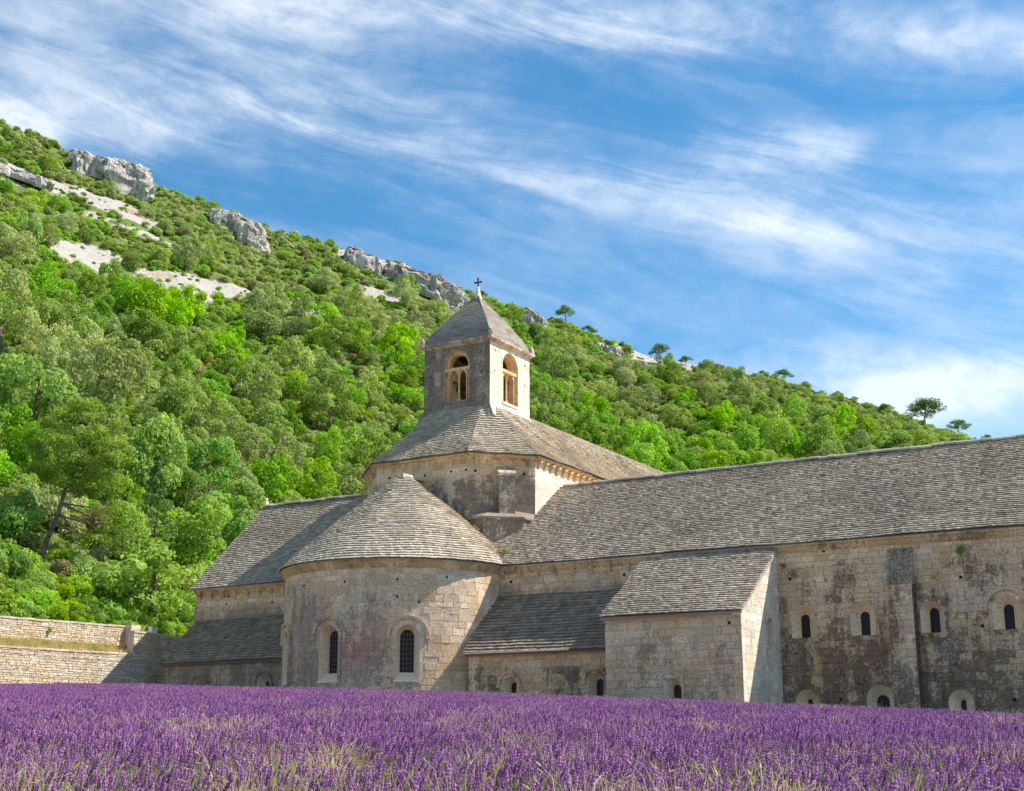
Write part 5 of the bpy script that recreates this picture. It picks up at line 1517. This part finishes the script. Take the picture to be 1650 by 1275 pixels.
# ------------------------------------------------------------------ scattering (stuff)
def scatter(name, pts, rots, scls, idx, protos, label=None, cat=None):
    """one object: a cloud of points that carries copies of a few plants"""
    me = bpy.data.meshes.new(name)
    me.vertices.add(len(pts)); me.vertices.foreach_set('co', np.asarray(pts, np.float32).reshape(-1))
    a = me.attributes.new('rot', 'FLOAT_VECTOR', 'POINT'); a.data.foreach_set('vector', np.asarray(rots, np.float32).reshape(-1))
    a = me.attributes.new('scl', 'FLOAT_VECTOR', 'POINT'); a.data.foreach_set('vector', np.asarray(scls, np.float32).reshape(-1))
    a = me.attributes.new('idx', 'INT', 'POINT'); a.data.foreach_set('value', np.asarray(idx, np.int32))
    o = bpy.data.objects.new(name, me); COL.objects.link(o)
    ng = bpy.data.node_groups.new(name+'_scatter', 'GeometryNodeTree')
    ng.interface.new_socket('Geometry', in_out='INPUT', socket_type='NodeSocketGeometry'); ng.interface.new_socket('Geometry', in_out='OUTPUT', socket_type='NodeSocketGeometry')
    N = ng.nodes; L = ng.links
    gi = N.new('NodeGroupInput'); go = N.new('NodeGroupOutput')
    jn = N.new('GeometryNodeJoinGeometry')
    for p in protos[::-1]:
        oi = N.new('GeometryNodeObjectInfo'); oi.inputs['Object'].default_value = p; oi.inputs['As Instance'].default_value = True; oi.transform_space = 'ORIGINAL'
        L.new(oi.outputs['Geometry'], jn.inputs[0])
    ip = N.new('GeometryNodeInstanceOnPoints'); ip.inputs['Pick Instance'].default_value = True
    L.new(gi.outputs[0], ip.inputs['Points']); L.new(jn.outputs[0], ip.inputs['Instance'])
    def attr(nm, ty):
        n = N.new('GeometryNodeInputNamedAttribute'); n.data_type = ty; n.inputs[0].default_value = nm
        return [s for s in n.outputs if s.enabled and s.name == 'Attribute'][0]
    L.new(attr('idx', 'INT'), ip.inputs['Instance Index'])
    L.new(attr('rot', 'FLOAT_VECTOR'), ip.inputs['Rotation']); L.new(attr('scl', 'FLOAT_VECTOR'), ip.inputs['Scale'])
    L.new(ip.outputs[0], go.inputs[0])
    md = o.modifiers.new('scatter', 'NODES'); md.node_group = ng
    tag(o, label, cat, None, 'stuff')
    return o
def proto(name, me):
    return bpy.data.objects.new(name, me)       # carried only by the scatter objects

# low growth on the slope
under_kinds = ['bright', 'mid', 'olive', 'grey', 'rust']
protos = [proto('bush_'+k, m_) for k in under_kinds for m_ in SH[k]]
n = 30000
az = rng.uniform(-0.48, 0.56, n); t = rng.random(n)**0.75
r0 = base_r(az); r1 = ridge_r(az); r = r0+0.5+(r1-r0+4)*t
X = r*np.sin(az); Y = r*np.cos(az); Z = hill_z(X, Y)
bare = bare_at(X, Y, Z)
for (rx, ry, rr_) in ROCKS: bare |= (X-rx)**2 + (Y-ry)**2 < rr_**2
x_, y_ = project(np.stack([X, Y, Z], -1)); dry = (x_ < 640) & (y_ < 540)
keep = (~bare & (rng.random(n) < np.where(dry, 0.62, 1.0))) | (bare & (rng.random(n) < 0.17))
X, Y, Z, t, bare = X[keep], Y[keep], Z[keep], t[keep], bare[keep]
zone = fbm(X/16, Y/16+9) + rng.uniform(-0.5, 0.5, len(X)) - 0.25*t
kind = np.where(zone > 0.05, 0, np.where(zone > -0.25, 1, np.where(zone > -0.6, 2, 3))); kind = np.where(rng.random(len(X)) < 0.05, 4, kind)
S = rng.uniform(0.5, 1.35, len(X))*np.where(bare, 0.5, 1.0)
scatter('undergrowth', np.stack([X, Y, Z-0.1], -1), np.stack([0*X, 0*X, rng.uniform(0, 6.28, len(X))], -1), np.stack([S, S, S*rng.uniform(0.6, 1.2, len(X))], -1),
        kind*2+rng.integers(0, 2, len(X)), protos, 'low green undergrowth and small bushes covering the hillside', 'undergrowth')
if stuff_pts:
    ks = ['bright', 'mid', 'olive', 'grey', 'rust']; pr2 = [proto('wood_'+k, CR[k][0]) for k in ks]
    sp = np.array([(a, b, c-0.2) for a, b, c, d, e in stuff_pts]); R = np.array([s[3] for s in stuff_pts]); kk = [ks.index(s[4]) for s in stuff_pts]
    scatter('distant_wood', sp, np.stack([0*R, 0*R, rng.uniform(0, 6.28, len(R))], -1), np.stack([R, R, R*0.85], -1), kk, pr2, 'remaining crowns of the wood covering the far slope', 'wood')

# feathery thicket right behind the garden wall
fth = [proto('thicket_clump', crown('thicket', L_mid if k % 2 else L_bright, 1500, 10, 0.7, 0.085, lob=(0.25, 0.5))) for k in range(4)]
pts = []; 
for k in range(420):
    b = rng.uniform(-24, 16); a = -48.6 - rng.uniform(0, 6.5)**1.0
    p = T(a, b, 0); z = float(hill_z(np.array([p[0]]), np.array([p[1]]))[0]); pts.append((p[0], p[1], max(z, 6.4)-0.1))
pts = np.array(pts); S = rng.uniform(0.5, 1.0, len(pts))
scatter('thicket', pts, np.stack([0*S, 0*S, rng.uniform(0, 6.28, len(S))], -1), np.stack([S, S, S*1.1], -1), rng.integers(0, 4, len(S)), fth, 'feathery green thicket of shoots growing behind the garden wall', 'thicket')

# ================================================================== SMALL PLANTS ON THE WALLS
def wall_plant(loc, r, label, mat=L_mid, n=150):
    d = sph(n)*rng.uniform(0.3, 1, (n, 1)); me = leaf_mesh('wall_plant', d*r*np.array([1, 0.5, 1.0]), d+rng.normal(size=d.shape)*0.5, r*0.28*rng.uniform(0.6, 1.4, n), rng.random(n), mat)
    o = bpy.data.objects.new('wall_plant', me); o.location = loc; COL.objects.link(o); tag(o, label, 'plant', 'tufts rooted in the abbey walls')
def on_wall(x, y, b):
    az, e = rays(x, y); X, Y = math.sin(float(az)), math.cos(float(az)); d = X*NX[0]+Y*NX[1]; t_ = (b+OX @ NX)/d
    return (X*t_, Y*t_, float(e)*t_)
wall_plant(on_wall(1546, 886, -0.15), 0.26, 'green leafy tuft high on the long wall near its cornice')
wall_plant(on_wall(1457, 886, -0.15), 0.10, 'tiny green tuft at the top of the buttress')
wall_plant(on_wall(1262, 912, -0.15), 0.14, 'dark green tuft in the corner beside the sunlit chapel gable', L_dark)
wall_plant(on_wall(1500, 1024, -0.1), 0.13, 'small green tuft under the third upper window')
wall_plant(on_wall(368, 961, -0.2), 0.13, 'small dark tuft under the transept cornice', L_dark)
wall_plant(T(-22.9, 1.3, 11.75), 0.30, 'yellow-green tuft at the foot of the drum pedestal', L_olive)
wall_plant(T(-20.6, 0.7, 10.35), 0.22, 'small yellowish tuft growing on the long roof near the pedestal', L_olive)
wall_plant(T(-47.3, -6.3, 6.8), 0.22, 'green tuft growing from the upper garden wall', L_mid)

# ================================================================== LAVENDER FIELD
def lav_mats():
    m, g, bs, out = new_mat('lavender_flower')
    t = tone_of(g); oi = g.new('ShaderNodeObjectInfo').outputs['Random']
    c = g.mix(t, (0.15, 0.024, 0.18), (0.80, 0.40, 0.70))
    c = g.mix(g.m('MULTIPLY', oi, 0.35), c, (0.34, 0.10, 0.36))
    g.l.new(c, bs.inputs['Base Color']); bs.inputs['Roughness'].default_value = 0.8
    tr = g.new('ShaderNodeBsdfTranslucent'); g.l.new(c, tr.inputs[0]); ms = g.new('ShaderNodeMixShader'); ms.inputs[0].default_value = 0.3
    g.l.new(bs.outputs[0], ms.inputs[1]); g.l.new(tr.outputs[0], ms.inputs[2]); g.l.new(ms.outputs[0], out.inputs[0])
    m2 = leaf_mat('lavender_stem', (0.28, 0.31, 0.12), (0.62, 0.56, 0.34), 0.35)
    m3 = leaf_mat('green_grass', (0.14, 0.25, 0.03), (0.30, 0.45, 0.08), 0.4)
    m4 = leaf_mat('dry_grass', (0.48, 0.36, 0.20), (0.76, 0.63, 0.42), 0.35, 0.03)
    return m, m2, m3, m4
M_lav, M_stem, M_grass, M_straw = lav_mats()
def lavender_clump(seed, n=30, rad_=0.24, lean=0.10):
    rr = random.Random(seed); mb = MB(); mi = []
    for k in range(n):
        a = rr.uniform(0, 6.283); q = math.sqrt(rr.random()); bx, by = q*rad_*0.55*math.cos(a), q*rad_*0.55*math.sin(a)
        H = rr.uniform(0.33, 0.58)*(1-0.10*q)
        tx, ty = bx + q*rad_*0.75*math.cos(a) + lean*rr.uniform(0.6, 1.5), by + q*rad_*0.75*math.sin(a)
        ln = rr.uniform(0.055, 0.10)
        d = Vector((tx-bx, ty-by, H)).normalized(); top = Vector((tx, ty, H)); hb = top - d*ln
        f0 = len(mb.f)
        u = d.orthogonal().normalized(); w = d.cross(u)
        r_ = 0.0026
        b0 = Vector((bx, by, 0.05)); m_ = b0.lerp(hb, 0.5) + Vector((rr.uniform(-.01, .01), rr.uniform(-.01, .01), 0))
        for p, q2 in ((b0, m_), (m_, hb)):
            mb.face([tuple(p-u*r_), tuple(p+u*r_), tuple(q2+u*r_), tuple(q2-u*r_)], rr.random())
        mi += [1]*(len(mb.f)-f0); f0 = len(mb.f)
        tn = rr.random()
        R = rr.uniform(0.0085, 0.0125); ns = 5
        prof = [(0.0, 0.35), (0.18, 1.0), (0.32, 0.65), (0.48, 1.05), (0.62, 0.65), (0.76, 0.9), (1.0, 0.2)]
        rings = [[tuple(hb + d*ln*t_ + (u*math.cos(6.283*j/ns+i*0.5) + w*math.sin(6.283*j/ns+i*0.5))*R*k_) for j in range(ns)] for i, (t_, k_) in enumerate(prof)]
        for i in range(len(rings)-1): mb.loft(rings[i], rings[i+1], True, min(1, max(0, tn*0.75+rr.random()*0.25)))
        if rr.random() < 0.4:     # a lower whorl on the stem
            c = hb - d*0.025
            mb.loft([tuple(c+(u*math.cos(1.571*j)+w*math.sin(1.571*j))*R*0.3) for j in range(4)], [tuple(c+d*0.01+(u*math.cos(1.571*j)+w*math.sin(1.571*j))*R) for j in range(4)], True, tn)
        mi += [0]*(len(mb.f)-f0)
    f0 = len(mb.f)
    for k in range(60):
        a = rr.uniform(0, 6.283); q = rr.random(); p = Vector((q*rad_*0.7*math.cos(a), q*rad_*0.7*math.sin(a), 0.0)); e = p + Vector((math.cos(a)*0.08, math.sin(a)*0.08, rr.uniform(0.16, 0.32)))
        sd = Vector((-math.sin(a), math.cos(a), 0))*0.005
        mb.face([tuple(p-sd), tuple(p+sd), tuple(e+sd*0.4), tuple(e-sd*0.4)], rr.random()*0.6)
    mi += [1]*(len(mb.f)-f0)
    me = mb.mesh('lavender_clump', M_lav); me.materials.append(M_stem); me.polygons.foreach_set('material_index', mi)
    return me
def grass_clump(seed, mat, n=60, h=(0.3, 0.6), arch=0.15, w=0.004, rad_=0.18, seedheads=False):
    rr = random.Random(seed); mb = MB()
    for k in range(n):
        a = rr.uniform(0, 6.283); q = rr.random(); p = Vector((q*rad_*math.cos(a), q*rad_*math.sin(a), 0)); H = rr.uniform(*h)
        out_ = Vector((math.cos(a)*arch*rr.uniform(0.3, 1.3) + 0.05, math.sin(a)*arch*rr.uniform(0.3, 1.3), 0)); sd = Vector((-math.sin(a+rr.uniform(-1, 1)), math.cos(a), 0)).normalized()*w*rr.uniform(0.6, 1.3)
        pts = [p, p+out_*0.2+Vector((0, 0, H*0.5)), p+out_*0.65+Vector((0, 0, H*0.88)), p+out_*1.25+Vector((0, 0, H*rr.uniform(0.85, 1.05)))]
        tn = rr.random(); ws = [1, 0.9, 0.6, 0.15]
        for i in range(3): mb.face([tuple(pts[i]-sd*ws[i]), tuple(pts[i]+sd*ws[i]), tuple(pts[i+1]+sd*ws[i+1]), tuple(pts[i+1]-sd*ws[i+1])], tn)
        if seedheads and rr.random() < 0.5:
            e = pts[3]; dd = (pts[3]-pts[2]).normalized()
            mb.tube([e-dd*0.02, e, e+dd*0.03], [0.001, 0.0035, 0.001], 4, tn, cap=False)
    return mb.mesh('grass_clump', mat)
lavp = [proto('lavender_plant', lavender_clump(s)) for s in range(8)]
# edge of the field follows the foot of the buildings
EDGE = np.array([(16, -1.6), (-4.2, -1.6), (-4.3, -5.7), (-12.4, -5.7), (-12.6, -4.2), (-20.2, -4.4), (-20.9, -5.2)] +
                [(-26.9+7.4*math.sin(rad(p)), 0.2-7.4*math.cos(rad(p))) for p in (40, 20, 0, -20, -40)] + [(-32.4, -4.2), (-41.9, -3.9), (-45.0, -3.0), (-45.3, -34), (-45.3, -140), (60, -140), (40, -1.6)])
def field_points(n, ymax=90, azr=0.52):
    az = rng.uniform(-azr, azr, n); r = np.sqrt(rng.uniform(4.2**2, ymax**2, n)); X = r*np.sin(az); Y = r*np.cos(az)
    a = (X-OX[0])*AX[0] + (Y-OX[1])*AX[1]; b = (X-OX[0])*NX[0] + (Y-OX[1])*NX[1]
    k = in_poly(a, b, EDGE); return X[k], Y[k]
X, Y = field_points(64000)
r = np.hypot(X, Y)
# patchiness: gaps near the viewer where grass takes over
gap = fbm(X/1.3, Y/1.8+7, 3)
near = np.clip((14.5-r)/6.5, 0, 1)
keep = (rng.random(len(X)) > np.clip((gap-0.05)*2.0, 0, 0.75)*np.clip((30-r)/10, 0.3, 1)) & (rng.random(len(X)) > near*0.6)
far = np.clip((r-30)/20, 0, 1); keep &= rng.random(len(X)) > far*0.2
X, Y = X[keep], Y[keep]; r = np.hypot(X, Y); Z = zground(X, Y)
S = rng.uniform(0.85, 1.15, len(X)); hgt = S*(1 + 0.10*fbm(X/2.2+3, Y/2.2, 3)) * 0.98
lean_az = rng.normal(0, 0.25, len(X))
scatter('lavender', np.stack([X, Y, Z], -1), np.stack([rng.normal(0, 0.07, len(X)), 0.10+rng.normal(0, 0.09, len(X)), lean_az], -1), np.stack([S, S, hgt], -1), rng.integers(0, 8, len(X)), lavp,
        'field of purple lavender in bloom leaning to the right', 'lavender')
print('lavender', len(X))
# green and straw grass among the lavender
for nm, mat, cnt, lab, thr, sh_, ar, seedh, sed in (('green_grass', M_grass, 15000, 'fresh green grass blades growing between the lavender plants', 0.02, (0.30, 0.52), 0.10, False, 100),
                                             ('dry_grass', M_straw, 11000, 'straw-coloured dry grass tufts among the lavender', 0.12, (0.42, 0.66), 0.26, True, 200)):
    ps = [proto(nm+'_tuft', grass_clump(sed+k, mat, 34, sh_, ar, 0.0026, 0.16, seedh)) for k in range(4)]
    X, Y = field_points(cnt*3, 60); r = np.hypot(X, Y)
    f = fbm(X/(1.5 if nm == 'green_grass' else 1.0)+sed, Y/(2.4 if nm == 'green_grass' else 1.6), 3)
    prob = np.clip((f-thr)*3.0, 0, 1)
    if nm == 'green_grass': prob = prob*np.clip((20-r)/9, 0.03, 1) + 0.5*np.clip((12.5-r)/5, 0, 1)
    else: prob = prob*np.clip((30-r)/14, 0.10, 0.26) + 0.16*np.clip((12.5-r)/5, 0, 1)
    k = rng.random(len(X)) < prob; X, Y = X[k], Y[k]; S = rng.uniform(0.7, 1.1, len(X))
    scatter(nm, np.stack([X, Y, zground(X, Y)], -1), np.stack([rng.normal(0, .1, len(X)), 0.1+rng.normal(0, .1, len(X)), rng.uniform(0, 6.28, len(X))], -1), np.stack([S]*3, -1), rng.integers(0, 4, len(X)), ps, lab, 'grass')
    print(nm, len(X))
# dry grass on the terrace strip
ps = [proto('terrace_tuft', grass_clump(300+k, M_straw if k != 2 else M_grass, 60, (0.2, 0.42), 0.14, 0.008, 0.3)) for k in range(4)]
n = 1500; b = rng.uniform(-32, 0.0, n); a = -46.45-rng.uniform(0, 0.9, n); pp = np.array([T(x, y, 5.58+0.011*y+0.5*(-46.45-x)) for x, y in zip(a, b)])
idx = np.where(rng.random(n) < 0.15, 2, rng.choice([0, 1, 3], n)); S = rng.uniform(0.6, 1.2, n)
scatter('terrace_grass', pp, np.stack([0*S, 0*S, rng.uniform(0, 6.28, n)], -1), np.stack([S]*3, -1), idx, ps, 'golden dry grass on the strip between the two garden walls', 'grass')
